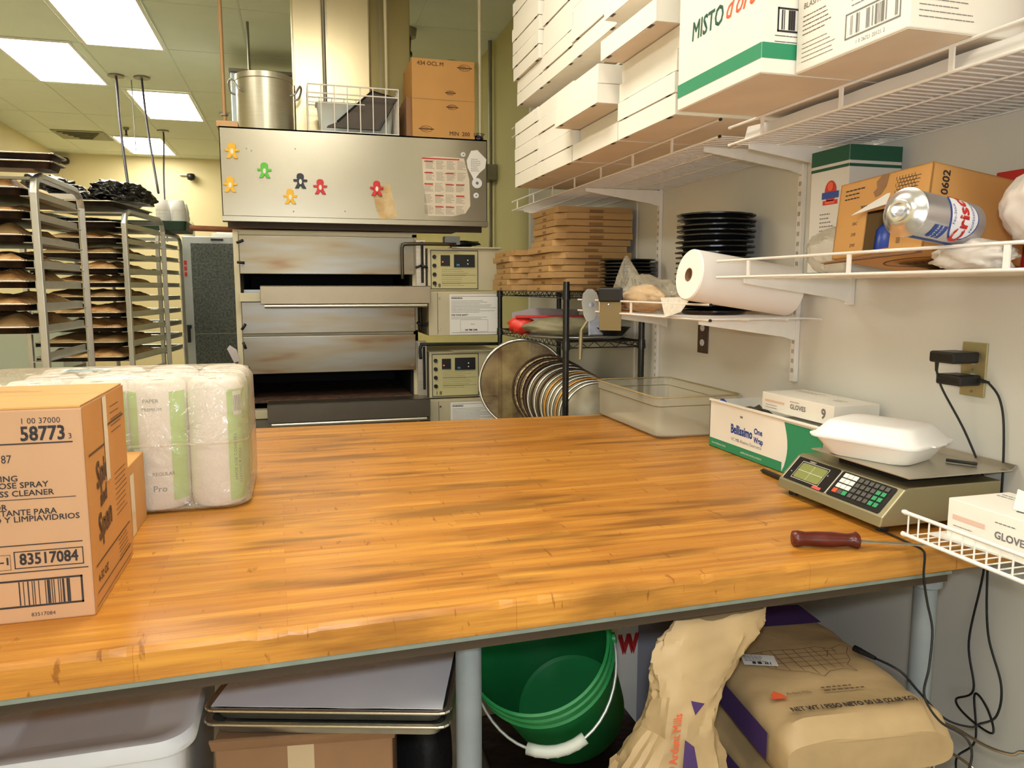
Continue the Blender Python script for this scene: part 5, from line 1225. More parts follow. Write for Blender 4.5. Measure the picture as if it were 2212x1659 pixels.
# middle shelf
m = MB(); m.lathe([(.001, 0), (.235, 0), (.25, .010), (.256, .010), (.256, .013), (.248, .014), (.232, .004), (.001, .004)], Matrix.Translation((1.338, 3.60, 1.2085)), 64); o = m.build('round_tray', ALU, smooth=True, auto=30); tag(o, 'wide round aluminium tray on the middle black shelf', 'tray')
m = blob((1.27, 3.56, 1.262), (.20, .14, .05), amp=.10, sc=1.5, seed=3, sub=4, flat=-.036, folds=.08); tag(m.build('wrapped_dough', mat('olive_cloth_wrap', rgb(140, 134, 104), .7, var=.2, vscale=10, bump=.3), smooth=True), 'olive grey wrapped bundle on the round tray', 'bundle')
m = blob((1.10, 3.74, 1.262), (.07, .05, .045), amp=.25, seed=7, sub=3); tag(m.build('red_bag', mat('red_orange_plastic', rgb(224, 62, 46), .4), smooth=True), 'bright red plastic bag beside the round tray', 'bag')
m = MB(); m.prism([(0, 0), (.34, .0), (.36, .075), (.12, .085), (.0, .06)], .02, frame((1.08, 3.86, 1.26), (1, -.2, .0), (0, .2, 1))); tag(m.build('purple_grey_sheet', mat('grey_lilac_board', rgb(150, 140, 142), .6), bevel=.002), 'grey lilac board behind the red bag on the black shelving', 'board')
m = MB(); m.prism([(0, 0), (.40, .0), (.40, .014), (0, .014)], .02, frame((1.06, 3.72, 1.298), (1, -.15, .0), (0, .1, 1))); tag(m.build('red_folder', INKR, bevel=.002), 'thin red folder standing over the wrapped bundle', 'folder')
m = MB(); m.prism([(0, 0), (.12, .0), (.13, .10), (.02, .11)], .015, frame((1.33, 3.40, 1.225), (1, .2, .0), (0, .4, 1))); tag(m.build('white_papers', mat('blueish_paper', rgb(180, 186, 200), .6, var=.2, vscale=30), bevel=.001), 'bluish papers at the right of the round tray', 'papers')
t = thing('black_bowl', 'black shallow bowl at the right end of the middle black shelf', 'bowl', (1.46, 3.40, 1.24)); m = MB(); m.lathe([(.001, 0), (.05, 0), (.085, .038), (.09, .040), (.083, .040), (.05, .008), (.001, .006)], Matrix.Translation((1.46, 3.42, 1.2230)), 36); m.build('bowl_body', BLACKM, t, smooth=True, auto=40)
m = MB(); m.cyl((1.19, 4.30, 1.235), (1.50, 4.25, 1.235), .018, seg=10); m.loft([[(1.20, 4.2, 1.22), (1.28, 4.2, 1.22), (1.28, 4.33, 1.22), (1.20, 4.33, 1.22)], [(1.21, 4.22, 1.30), (1.26, 4.22, 1.32), (1.26, 4.3, 1.32), (1.21, 4.3, 1.30)]]); tag(m.build('black_tools', BLACKM), 'black kitchen tools at the back of the middle black shelf', 'tools')
# hanging tools
t = thing('pizza_server', 'metal pizza turner with a round head hanging beside the black post', 'turner')
m = MB(); m.prism([(0, -.06), (.026, -.05), (.042, -.01), (.044, .03), (.034, .062), (.016, .078), (-.006, .078), (-.024, .06), (-.030, .02), (-.022, -.03), (-.010, -.055)], .003); m.build('blade', STEELD, t, bevel=.001)
m = MB(); m.cyl((-.004, -.055, .0), (-.030, -.095, 0), .006, seg=8); m.cyl((-.030, -.095, 0), (-.034, -.215, 0), .0085, seg=12); m.build('handle', mat('steel_grip', rgb(150, 140, 108), .35, .7), t, smooth=True, auto=40)
m = MB(); m.cyl((.012, .012, -.001), (.012, .012, .006), .010, seg=14); m.build('rivet', CHROME, t)
place(t, frame((1.172, 2.998, 1.368), (.963, -.27, .0), (0.08, 0, 1)))
t = thing('dough_scraper', 'rectangular dough scraper with a black grip hanging from the short shelf', 'scraper')
m = MB(); m.box(0, .086, 0, .115, 0, .002); m.build('blade', mat('dull_olive_steel', rgb(136, 122, 88), .45, .6), t); m = MB(); m.box(-.004, .090, .110, .165, -.008, .010); m.build('grip', BLACKM, t, bevel=.006)
place(t, frame((1.135, 2.785, 1.286), (.80, -.60, 0), (0, 0, 1)))
for p, l in (((1.168, 3.0, 1.406), 'turner'), ((1.16, 2.76, 1.42), 'scraper')):
    m = MB(); m.tube([(1.197, p[1], 1.401), (1.190, p[1], 1.408), (1.178, p[1], 1.404), (p[0], p[1], 1.385)], .002, 6); tag(m.build('wire_hook', CHROME), 'small wire hook on the short shelf lip holding the hanging ' + l, 'hook')

# pizza screens and pans standing on edge
def disc_pan(label, c, r, nrm, kind, group):
    t = thing('pizza_screen' if kind == 'mesh' else 'pizza_pan', label, 'pizza screen' if kind == 'mesh' else 'pizza pan', group=group)
    rimm = (mat('worn_rim', rgb(190, 176, 140), .35, .85, col2=rgb(110, 76, 44), vscale=90), mat('bright_rim', rgb(214, 210, 196), .3, .9), mat('golden_rim', rgb(206, 150, 74), .35, .8), mat('burnt_rim', rgb(84, 62, 46), .45, .6))[kind_i % 4]
    m = MB(); m.ring((0, 0, 0), r, .0095 if kind == 'mesh' else .0062, None, 72, 8); m.build('rim', rimm, t, smooth=True)
    if kind == 'mesh':
        m = MB(); k = -r
        while k < r:
            h = math.sqrt(max(0, r * r - k * k)); m.quad((k, -h, .001), (k + .0042, -h, .001), (k + .0042, h, .001), (k, h, .001)); m.quad((-h, k, -.001), (h, k, -.001), (h, k + .0042, -.001), (-h, k + .0042, -.001)); k += .0070
        m.build('mesh', mat('screen_mesh', rgb(150, 128, 84), .45, .7, col2=rgb(90, 66, 40), vscale=8), t)
    else:
        m = MB(); m.lathe([(.001, .006), (r * .92, .006), (r * .99, 0), (r * .985, -.002), (r * .91, .004), (.001, .004)], None, 56); m.build('pan_face', mat('grey_pan_face', rgb(150, 140, 116), .42, .75, var=.35, vscale=9), t, smooth=True, auto=40)
    z = Vector(nrm).normalized(); x = Vector((0, 0, 1)).cross(z).normalized(); y = z.cross(x)
    place(t, Matrix(((x.x, y.x, z.x, c[0]), (x.y, y.y, z.y, c[1]), (x.z, y.z, z.z, c[2]), (0, 0, 0, 1))))
kind_i = 1
disc_pan('largest pizza screen leaning at the far left under the black shelving', (1.235, 4.17, .905), .252, (-.35, -1, .10), 'mesh', 'pizza screens and pans on edge')
N = 16
pr = ['farthest'] + ORD[1:15] + ['nearest']
for i in range(N):
    u = i / (N - 1)
    kind_i = [3, 0, 3, 0, 3, 1, 3, 1, 3, 1, 2, 1, 1, 2, 1, 1][i]
    r = .195 - .025 * u
    disc_pan('%s from the back in the row of round pans standing on edge' % pr[i].capitalize() if 0 < i < N - 1 else '%s round pan in the row standing on edge' % pr[i].capitalize(),
             (1.325 + .05 * u, 3.99 - .62 * u, .648 + r + .012 + .03 * (1 - u)), r, (-.30, -1, .14), 'mesh' if i in (1, 3, 4) else 'pan', 'pizza screens and pans on edge')

# ================================================================ bun pan racks on the left
RK = mat('rack_aluminium', rgb(200, 200, 194), .38, .75, var=.08, vscale=14)
def bun_rack(label, M, w, d, ht, levels, lx=0):
    """local: x 0 (left) .. w (right), y 0 (front) .. d (back)"""
    t = thing('bun_pan_rack', label, 'bakery rack')
    r = .0165
    for x in (0, w):
        m = MB(); P = [(x, 0, .10), (x, 0, ht - .07), (x, .02, ht - .02), (x, .07, ht), (x, d - .07, ht), (x, d - .02, ht - .02), (x, d, ht - .07), (x, d, .10)]
        m.tube(P, r * 1.12, 4); m.build('side_frame', RK, t, bevel=.003)
    for y in (0, d):
        m = MB()
        for z in (.14,): m.box(0, w, y - .012, y + .012, z, z + .03)
        m.build('cross_bar', RK, t)
    m = MB(); m.box(0, w, d - .012, d + .012, ht - .03, ht - .005); m.box(0, w, .06, .085, ht - .012, ht - .002); m.build('cross_bar', RK, t)
    for z in levels:
        for x, s_ in ((0, 1), (w, -1)):
            m = MB(); m.box(x - .022 if s_ < 0 else x + .018, x - .018 if s_ < 0 else x + .022, 0.01, d - .01, z - .022, z + .008); m.box(min(x, x + s_ * .052), max(x, x + s_ * .052), 0.01, d - .01, z - .024, z - .021); m.build('slide_rail', RK, t)
    for x in (0, w):
        for y in (0, d):
            m = MB(); m.cyl((x - .012, y, .055), (x + .012, y, .055), .055, seg=20); m.build('caster', BLACKM, t)
    place(t, M); return t
def pan_src(w, d, mt, bread=True):
    t = thing('sheet_pan', None, None)
    m = MB(); h = .026
    m.loft([rrect(.02, w - .02, .02, d - .02, 0, .02, 3), rrect(.012, w - .012, .012, d - .012, h - .003, .02, 3), rrect(0, w, 0, d, h - .002, .02, 3), rrect(0, w, 0, d, h + .002, .02, 3), rrect(.010, w - .010, .010, d - .010, h + .001, .02, 3), rrect(.022, w - .022, .022, d - .022, .002, .02, 3)])
    m.build('pan_body', mt, t, smooth=True, auto=35)
    m = MB(); P = rrect(.001, w - .001, .001, d - .001, h, .02, 3)
    for k in range(len(P)): m.cyl(P[k], P[(k + 1) % len(P)], .0035, seg=6, cap=False)
    m.build('rolled_rim', mat('rim_highlight_aluminium', rgb(224, 216, 196), .25, .95), t, smooth=True)
    return t
def bread_src(w, d, seed, h=.045, mt=None):
    m = MB(); nx, ny = 26, 30; V = []
    for j in range(ny + 1):
        row = []
        for i in range(nx + 1):
            u, v_ = i / nx, j / ny; e = min(1, 6 * min(u, 1 - u, v_, 1 - v_) + .25)
            z = .012 + h * e * (.62 + .55 * noise.noise(Vector((u * 4, v_ * 5, seed)))) + .006 * noise.noise(Vector((u * 20, v_ * 22, seed)))
            row.append(m.v((.03 + (w - .06) * u, .02 + (d - .04) * v_, z)))
        V.append(row)
    for j in range(ny):
        for i in range(nx): m._f([V[j][i], V[j][i + 1], V[j + 1][i + 1], V[j + 1][i]])
    edge = [V[0][i] for i in range(nx + 1)] + [V[j][nx] for j in range(1, ny + 1)] + [V[ny][i] for i in range(nx - 1, -1, -1)] + [V[j][0] for j in range(ny - 1, 0, -1)]
    lo = [m.bm.verts.new((v.co.x, v.co.y, .004)) for v in edge]
    for i in range(len(edge)): m._f([edge[i], edge[(i + 1) % len(edge)], lo[(i + 1) % len(lo)], lo[i]])
    return m.build('bread_slab', mt or BREAD, smooth=True, auto=60)
def black_bag(label, c, r, seed, amp=.22):
    m = blob(c, r, amp=amp, sc=1.5, seed=seed, sub=5, flat=-r[2] * .55, folds=.30); return tag(m.build('black_plastic_bag', BLACKBAG, smooth=True), label, 'bag')
# rack A: nearest
RWA, RDA = .53, .612
MA = Matrix.Translation((-1.495, 3.425, 0)) @ Matrix.Rotation(math.radians(-1.5), 4, 'Z')
lvA = [1.826, 1.738, 1.648, 1.550, 1.470, 1.382, 1.292]
bun_rack('nearest aluminium bun pan rack at the left edge of the picture', MA, RWA, RDA, 1.885, lvA + [1.18, 1.06, .94])
lab = ['topmost', 'second', 'third', 'fourth', 'fifth', 'sixth', 'lowest']
pw, pd = .470, .66
psrc = pan_src(pw, pd, DARKPAN)
bs = [bread_src(pw, pd, k, .070) for k in range(3)] + [bread_src(pw, pd, 9, .070, BAGPAPER)]
used = set()
def put(src, M, label, cat, group):
    if id(src) not in used: o = src; used.add(id(src))
    else: o = copy_tree(src)
    place(o, M); tag(o, label, cat, group); return o
for i, z in enumerate(lvA):
    M = MA @ Matrix.Translation((.030, -.035, z - .0205))
    put(psrc, M, 'dark sheet pan, %s on the slides of the nearest rack' % lab[i], 'sheet pan', 'sheet pans on the nearest rack')
    put(bs[(i * 3 + 1) % 4], M @ Matrix.Translation((0, 0, .003)), 'bread slab on the %s slide pan of the nearest rack' % lab[i], 'bread', 'bread on the nearest rack')
psrc4 = pan_src(.56, .17, DARKPAN)
M = MA @ Matrix.Translation((.055, -.04, 1.9045))
put(psrc4, M, 'narrow dark pan lying on the very top of the nearest rack', 'sheet pan', 'narrow pans on the nearest rack')
put(psrc4, M @ Matrix.Translation((0.004, .004, .030)), 'second narrow dark pan stacked on top of the nearest rack', 'sheet pan', 'narrow pans on the nearest rack')
black_bag('black plastic bag squeezed between the fourth and fifth pans of the nearest rack', tuple(MA @ Vector((.27, .20, 1.575))), (.18, .20, .018), 5)
# rack B
RWB, RDB = .545, .69
MBm = Matrix.Translation((-1.470, 4.93, 0)) @ Matrix.Rotation(math.radians(-8), 4, 'Z')
lvB = [1.815, 1.727, 1.642, 1.555, 1.475, 1.395, 1.305, 1.220, 1.135, 1.050]
bun_rack('second bun pan rack, standing behind the nearest one', MBm, RWB, RDB, 1.885, lvB + [.95, .85])
lab2 = ['topmost', 'second', 'third', 'fourth', 'fifth', 'sixth', 'seventh', 'eighth', 'ninth', 'lowest']
psrc2 = pan_src(.480, .68, DARKPAN)
bs2 = [bread_src(.480, .68, 20 + k, .064) for k in range(2)] + [bread_src(.480, .68, 29, .064, BAGPAPER)]
for i, z in enumerate(lvB):
    M = MBm @ Matrix.Translation((.032, -.03, z - .0205))
    put(psrc2, M, 'sheet pan, %s on the slides of the second rack' % lab2[i], 'sheet pan', 'sheet pans on the second rack')
    if i > 0: put(bs2[i % 3], M @ Matrix.Translation((0, 0, .003)), 'bread slab on the %s slide pan of the second rack' % lab2[i], 'bread', 'bread on the second rack')
M = MBm @ Matrix.Translation((.035, -.06, 1.906)); put(psrc2, M, 'sheet pan under the black bags on top of the second rack', 'sheet pan', 'sheet pans on the second rack')
black_bag('crumpled black plastic bag at the left on top of the second rack', tuple(MBm @ Vector((.08, .25, 1.995))), (.165, .24, .090), 2)
black_bag('shiny black plastic bag at the right on top of the second rack', tuple(MBm @ Vector((.46, .24, 1.988))), (.150, .24, .080), 8)
black_bag('dark plastic bag lying on the topmost slide pan of the second rack', tuple(MBm @ Vector((.27, .30, 1.836))), (.18, .26, .022), 13, .2)
# rack C far behind
MC = Matrix.Translation((-1.50, 6.25, 0)) @ Matrix.Rotation(math.radians(-6), 4, 'Z')
lvC = [1.78, 1.68, 1.58, 1.48, 1.38, 1.28, 1.18, 1.08, .98]
bun_rack('farthest bun pan rack, between the second rack and the steel cabinet', MC, .53, .66, 1.86, lvC)
psrc3 = pan_src(.47, .66, ALUP)
lab3 = ['topmost', 'second', 'third', 'fourth', 'fifth', 'sixth', 'seventh', 'eighth', 'lowest']
for i, z in enumerate(lvC): put(psrc3, MC @ Matrix.Translation((.03, -.02, z - .0205)), 'pale sheet pan, %s on the farthest rack' % lab3[i], 'sheet pan', 'sheet pans on the farthest rack')
m = MB(); m.loft([rrect(-1.33, -.79, 6.32, 6.77, 1.880, .03, 3), rrect(-1.34, -.78, 6.31, 6.78, 1.950, .03, 3)]); tag(m.build('green_crate', mat('dark_green_plastic', rgb(30, 62, 44), .5), bevel=.004), 'dark green crate on the farthest rack holding foam cups', 'crate')
def cup_stack(c, n, what, cnt):
    for i in range(n):
        global CUP
        if CUP is None:
            m = MB(); m.lathe([(.001, .0), (.050, 0), (.054, .012), (.040, .085), (.038, .088), (.001, .088)], None, 22); CUP = m.build('foam_cup', FOAM, smooth=True, auto=40); o = CUP
        else: o = CUP.copy(); COL.objects.link(o)
        o.location = (c[0], c[1], c[2] + i * .024)
        tag(o, 'white foam cup, %s in the %s' % (nth(n - 1 - i, n), what), 'foam cup', 'foam cups on the green crate')
CUP = None
for k, (x, y) in enumerate(((-.955, 6.42), (-.845, 6.42), (-.90, 6.56), (-.855, 6.68))):
    cup_stack((x, y, 1.951), 4, ('left front cup stack', 'right front cup stack', 'middle rear cup stack', 'last rear cup stack')[k], 0)
# steel cabinet and things on it
t = thing('steel_cabinet', 'tall stainless cabinet with a dark speckled door left of the oven', 'refrigerator', (-.4, 7.5, 0))
m = MB(); m.box(-.935, .10, 7.2, 7.9, .0, 1.893); m.build('cabinet_body', mat('cool_cabinet_steel', rgb(186, 190, 184), .4, .7, var=.06), t, bevel=.006)
m = MB(); m.box(-.865, .05, 7.165, 7.198, .15, 1.835); d_ = m.build('door', mat('speckled_dark_steel', rgb(108, 112, 104), .45, .4, col2=rgb(72, 76, 70), vscale=60), t, bevel=.004)
m = MB(); m.rect(0, .9, .915, .905, frame((-.865, 7.165, .15), '-y')); m.build('door_seam', mat('pale_seam', rgb(150, 150, 120), .5), d_)
m = MB(); m.box(-.70, -.60, 7.18, 7.199, 1.858, 1.874); m.build('badge', INK, t)
m = MB()
for z in (1.65, 1.60, 1.55): m.box(-.928, -.905, 7.196, 7.1995, z, z + .035)
m.build('red_sticker', INKR, t)
m = MB(); m.cyl((-.91, 7.14, .98), (-.91, 7.14, 1.12), .014, seg=10); m.box(-.925, -.89, 7.14, 7.2, 1.10, 1.13); m.build('handle', BLACKM, t)
t = thing('squeeze_bottle', 'cream plastic bottle on top of the steel cabinet', 'bottle', (-.88, 7.3, 1.893)); T = Matrix.Translation((-.885, 7.3, 1.8935))
m = MB(); m.lathe([(.001, 0), (.045, 0), (.047, .01), (.047, .10), (.036, .125), (.016, .135), (.001, .135)], T, 24); m.build('bottle_body', mat('cream_plastic', rgb(214, 208, 164), .4), t, smooth=True, auto=40); m = MB(); m.lathe([(.015, .135), (.013, .165), (.001, .167)], T, 16); m.build('cap', WHITEP, t)
m = MB(); m.box(-.70, -.40, 7.25, 7.6, 1.8935, 1.925); m.box(-.66, -.42, 7.27, 7.5, 1.926, 1.95); tag(m.build('foam_tray_stack', FOAM, bevel=.006), 'pale foam trays on the steel cabinet beside the hood', 'trays')
m = MB(); m.prism([(0, 0), (.02, .02), (.10, -.36), (.07, -.37)], .010, frame((-.47, 7.1635, 1.68), '-y')); tag(m.build('door_strap', mat('grey_strap', rgb(150, 156, 140), .5)), 'slanting grey strap in front of the cabinet door beside the oven', 'strap')
m = MB(); m.box(-3.33, -1.75, 6.6, 7.4, .0, 1.30); tag(m.build('white_freezer', mat('pale_green_white_enamel', rgb(196, 206, 190), .5), bevel=.01), 'pale low cabinet seen under the pans of the nearest rack', 'cabinet')

# ================================================================ under the table
# ingredient bin with lid
t = thing('ingredient_bin', 'white plastic ingredient bin with a recessed lid under the left of the table', 'bin', (-.42, 1.7, 0))
ix0, ix1, iy0, iy1 = -.60, -.205, 1.372, 2.05
m = MB(); m.loft([rrect(ix0 + .06, ix1 - .05, iy0 + .05, iy1 - .05, .08, .04), rrect(ix0 + .02, ix1 - .018, iy0 + .018, iy1 - .02, .640, .05)]); m.build('bin_body', WHITEP, t, smooth=True, auto=40)
m = MB(); z = .640
m.loft([rrect(ix0, ix1, iy0, iy1, z - .012, .06, 8), rrect(ix0 - .003, ix1 + .003, iy0 - .003, iy1 + .003, z, .06, 8), rrect(ix0 + .004, ix1 - .004, iy0 + .004, iy1 - .004, z + .016, .06, 8), rrect(ix0 + .024, ix1 - .024, iy0 + .022, iy1 - .022, z + .018, .055, 8),
        rrect(ix0 + .032, ix1 - .032, iy0 + .030, iy1 - .030, z + .011, .05, 8), rrect(ix0 + .080, ix1 - .080, iy0 + .055, iy1 - .055, z + .011, .03, 8), rrect(ix0 + .086, ix1 - .086, iy0 + .062, iy1 - .062, z + .007, .03, 8)]); m.build('lid', WHITEP, t, smooth=True, auto=50)
for x in (ix0 + .09, ix1 - .08):
    for y in (iy0 + .1, iy1 - .1): m = MB(); m.cyl((x - .012, y, .04), (x + .012, y, .04), .04, seg=16); m.build('caster', BLACKM, t)
# carton with sheet pans
t = thing('cardboard_carton', 'brown taped carton carrying the sheet pans under the table', 'box')
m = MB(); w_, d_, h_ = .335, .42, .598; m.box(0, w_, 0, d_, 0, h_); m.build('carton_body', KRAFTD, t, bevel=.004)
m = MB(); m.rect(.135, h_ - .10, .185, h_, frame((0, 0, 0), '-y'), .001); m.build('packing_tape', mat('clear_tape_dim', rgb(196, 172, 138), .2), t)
m = MB(); m.loft([[(-.004, -.003, h_ - .02), (w_ + .004, -.003, h_ - .02), (w_ + .004, -.001, h_ - .02), (-.004, -.001, h_ - .02)], [(-.006, -.012, h_ + .004), (w_ + .006, -.016, h_ + .004), (w_ + .006, -.012, h_ + .006), (-.006, -.008, h_ + .006)]]); m.build('flap_edge', KRAFTD, t)
place(t, Matrix.Translation((-.180, 1.455, 0)) @ Matrix.Rotation(math.radians(-8), 4, 'Z'))
MP = Matrix.Translation((-.200, 1.455, .608)) @ Matrix.Rotation(math.radians(-17), 4, 'Z')
sp = pan_src(.468, .66, ALUP)
for i in range(2):
    o = sp if i == 0 else copy_tree(sp); place(o, MP @ Matrix.Translation((0.002 * i, .002 * i, .0265 * i))); tag(o, ('lower' if i == 0 else 'upper') + ' bright sheet pan of the two resting on the brown carton', 'sheet pan', 'bright sheet pans under the table')
m = MB(); nx = 30
V = [[m.v(MP @ Vector((.014 + .440 * i / nx, .014 + .632 * j / nx, .0550 + .0012 * noise.noise(Vector((i * .25, j * .9, 3))) + (.0005)))) for i in range(nx + 1)] for j in range(nx + 1)]
for j in range(nx):
    for i in range(nx):
        m._f([V[j][i], V[j][i + 1], V[j + 1][i + 1], V[j + 1][i]])
g = list(m.bm.faces); r_ = bmesh.ops.extrude_face_region(m.bm, geom=g)
for v in r_['geom']:
    if isinstance(v, bmesh.types.BMVert): v.co.z -= .0008
tag(m.build('parchment_paper', mat('parchment_white', rgb(228, 229, 234), .6, var=.04, vscale=6), smooth=True, auto=40), 'white parchment sheet lining the upper bright sheet pan', 'paper')
m = blob((.262, 1.76, .29), (.070, .13, .25), amp=.12, sc=1.6, seed=4, sub=4, folds=.1); tag(m.build('black_sack', mat('black_cloth', rgb(20, 20, 22), .7, bump=.3), smooth=True), 'black cloth bag beside the brown carton under the table', 'bag')
m = blob((.362, 1.70, .26), (.018, .05, .21), amp=.15, sc=2, seed=9, sub=3); tag(m.build('red_strap', mat('dull_red_cloth', rgb(136, 34, 34), .6), smooth=True), 'red strap hanging beside the black bag behind the middle table leg', 'strap')
# crate under the bucket
t = thing('black_crate', 'black plastic crate under the green bucket', 'crate', (.62, 1.75, 0)); m = MB(); m.box(.42, .86, 1.50, 1.95, 0, .27); m.build('crate_body', BLACKBAG, t, bevel=.01)
# bucket
t = thing('plastic_bucket', 'green plastic bucket lying tilted open under the table', 'bucket')
Rm = .154; Rb = .132; H = .365
m = MB(); m.lathe([(.001, 0), (Rb - .004, 0), (Rb, .006), (Rm - .006, H - .07), (Rm + .002, H - .068), (Rm + .004, H - .062), (Rm - .001, H - .058), (Rm, H - .035), (Rm + .004, H - .033), (Rm + .004, H - .027), (Rm, H - .024), (Rm + .001, H - .004), (Rm + .003, H), (Rm - .003, H + .001), (Rm - .0045, H - .01), (Rb - .004, .012), (Rb - .012, .006), (.001, .006)], None, 72); m.build('bucket_body', GREENP, t, smooth=True, auto=35)
top = Vector((.468, 1.475, .700)); bot = Vector((.615, 1.659, .427)); zx = (top - bot).normalized()
grip = Vector((.435, 1.30, .570)); gl = (grip - top); xx = (gl - zx * gl.dot(zx)).normalized(); yy = zx.cross(xx)
MBk = Matrix(((xx.x, yy.x, zx.x, bot.x), (xx.y, yy.y, zx.y, bot.y), (xx.z, yy.z, zx.z, bot.z), (0, 0, 0, 1)))
h0 = H - .05
pts = []
for k in range(25):
    a = -PI / 2 + PI * k / 24
    pts.append(((Rm + .035) * math.cos(a) * 1.0, (Rm + .006) * math.sin(a), h0 - .055 * math.cos(a)))
m = MB(); m.tube(pts, .0032, 8); m.build('bail_handle', mat('galvanised_wire', rgb(200, 202, 196), .35, .6), t, smooth=True)
m = MB(); q = [p for p in pts[9:16]]; m.tube([Vector(p) * 1.0 for p in q], .0125, 12); g_ = m.build('handle_grip', mat('white_grip', rgb(196, 200, 188), .45), t, smooth=True)
m = MB()
for p in pts[10:15]: m.ring(p, .0125, .0012, Matrix.Identity(4), 12, 4)
m.build('grip_ribs', mat('grip_rib_grey', rgb(140, 144, 134), .5), t)
for s_ in (1, -1): m = MB(); m.cyl((0, s_ * (Rm - .004), h0), (0, s_ * (Rm + .010), h0), .012, seg=14); m.build('handle_ear', GREENP, t)
place(t, MBk)

# flour sacks
def sack(label, M, w, d, h, seed, front=True):
    t = thing('flour_sack', label, 'flour sack', group='stacked brown flour sacks')
    m = MB(); N_ = 34; rings = []
    def prof(u):  # half thickness factor along the length
        return .55 + .45 * min(1, math.sin(PI * min(max(u, 0.0), 1)) * 6)
    for j in range(N_ + 1):
        u = j / N_; k = prof(u); pts = []
        hw = w / 2 * (1 - .06 * (1 - k)); 
        for i in range(40):
            a = 2 * PI * i / 40; ca, sa = math.cos(a), math.sin(a)
            x = hw * math.copysign(abs(ca) ** .45, ca); z = h / 2 * k * math.copysign(abs(sa) ** .55, sa)
            nn = noise.noise(Vector((x * 9, u * 7, z * 12 + seed))) * .008 + noise.noise(Vector((x * 30, u * 24, z * 20 + seed))) * .003
            pts.append((x * (1 + nn * 2), u * d + noise.noise(Vector((x * 8, z * 9, seed))) * .006, h / 2 + z + nn * (1.2 if z > 0 else .3)))
        rings.append(pts)
    m.loft(rings); m.build('paper_sack', PAPERB, t, smooth=True, auto=40)
    return t, M
SW, SD, SH = .37, .56, .146
zs = [0.0, .153, .306, .459]
for i in range(4):
    rz = math.radians((-2, 3, -3, -6)[i])
    M = Matrix.Translation(((1.11, 1.085, 1.075, 1.062)[i], (1.13, 1.12, 1.15, 1.160)[i], zs[i] + .002)) @ Matrix.Rotation(rz, 4, 'Z')
    t, _ = sack(('lowest', 'third', 'second', 'topmost')[i] + ' brown paper flour sack in the stack at the right table leg', M, SW, SD, SH, i * 3 + 1)
    if i >= 2:
        F = frame((-SW / 2, 0, SH + .0035), '+z')
        if i == 3:
            m = MB(); m.text('NET WT / PESO NETO 50 LB (22.68 KG)', .0205, F @ Matrix.Translation((.04, .048, 0)), bold=.04, sx=.78, zoff=.003); m.build('weight_print', INK, t)
            m = MB(); G = F @ Matrix.Translation((.07, .20, 0)); q = random.Random(4)
            outl = [(0, .09), (.05, .10), (.12, .095), (.17, .10), (.20, .085), (.235, .10), (.245, .085), (.225, .06), (.215, .03), (.195, .01), (.20, -.02), (.18, -.005), (.14, -.01), (.115, -.03), (.09, -.005), (.05, .005), (.015, .02), (0, .05)]
            def seg_(a, b, wdt=.0014):
                a = Vector((*a, 0)); b = Vector((*b, 0)); d_ = (b - a).normalized(); n_ = Vector((-d_.y, d_.x, 0)) * wdt / 2
                m._f([m.v(G @ (p + Vector((0, 0, .0008)))) for p in (a - n_, b - n_, b + n_, a + n_)])
            for a_, b_ in zip(outl, outl[1:] + outl[:1]): seg_(a_, b_)
            for a_, b_ in (((.03, .02), (.03, .095)), ((.055, .005), (.055, .1)), ((.085, 0), (.085, .097)), ((.11, -.02), (.11, .096)), ((.135, -.008), (.14, .096)), ((.16, 0), (.155, .098)), ((.18, .0), (.185, .09)), ((0, .06), (.22, .058)), ((.03, .04), (.215, .035)), ((.04, .078), (.21, .076)), ((.085, .018), (.2, .018)), ((.2, .06), (.205, .085)), ((.17, .05), (.19, .08))): seg_(a_, b_)
            m.build('map_print', INKB, t)
            m = MB(); G = frame((-.150, .245, SH + .0045), (.92, -.25, 0), (.25, .92, 0)); m.rect(0, 0, .075, .050, G, .001); m.build('address_label', PAPERW, t)
            m = MB(); m.lines(.005, .044, .06, 5, .006, .002, G, 3, .0016); m.bars(.02, .005, .07, .016, G, 22, 3, .0016); m.build('label_print', INK, t)
            m = MB(); G = F @ Matrix.Translation((.025, .100, 0)); m._f([m.v(G @ Vector(p)) for p in ((0, 0, .0008), (.035, .0, .0008), (.030, .018, .0008), (.018, .030, .0008), (.004, .016, .0008))]); m.build('red_logo', INKO, t)
            m = MB(); m.text('Ardent Mills', .014, G @ Matrix.Translation((.040, .012, 0)), sx=.8); m.lines(.125, .03, .10, 2, .012, .005, G, 4); m.build('logo_text', mat('soft_print', rgb(110, 84, 60), .7), t)
            m = MB(); m.rect(0.02, .42, SW - .04, .53, F, .0008); m.build('purple_band', INKP, t)
        G = frame((-SW / 2 + .004, 0, 0), '-x')
        m = MB(); m.rect(-.30, .045, -.06, .105, G, .010); m.build('purple_side_band', INKP, t)
        m = MB(); m.text('Ardent', .030, G @ Matrix.Translation((-.42, .06, 0)), zoff=.010); m.build('red_side_print', INKO, t)
    place(t, M)
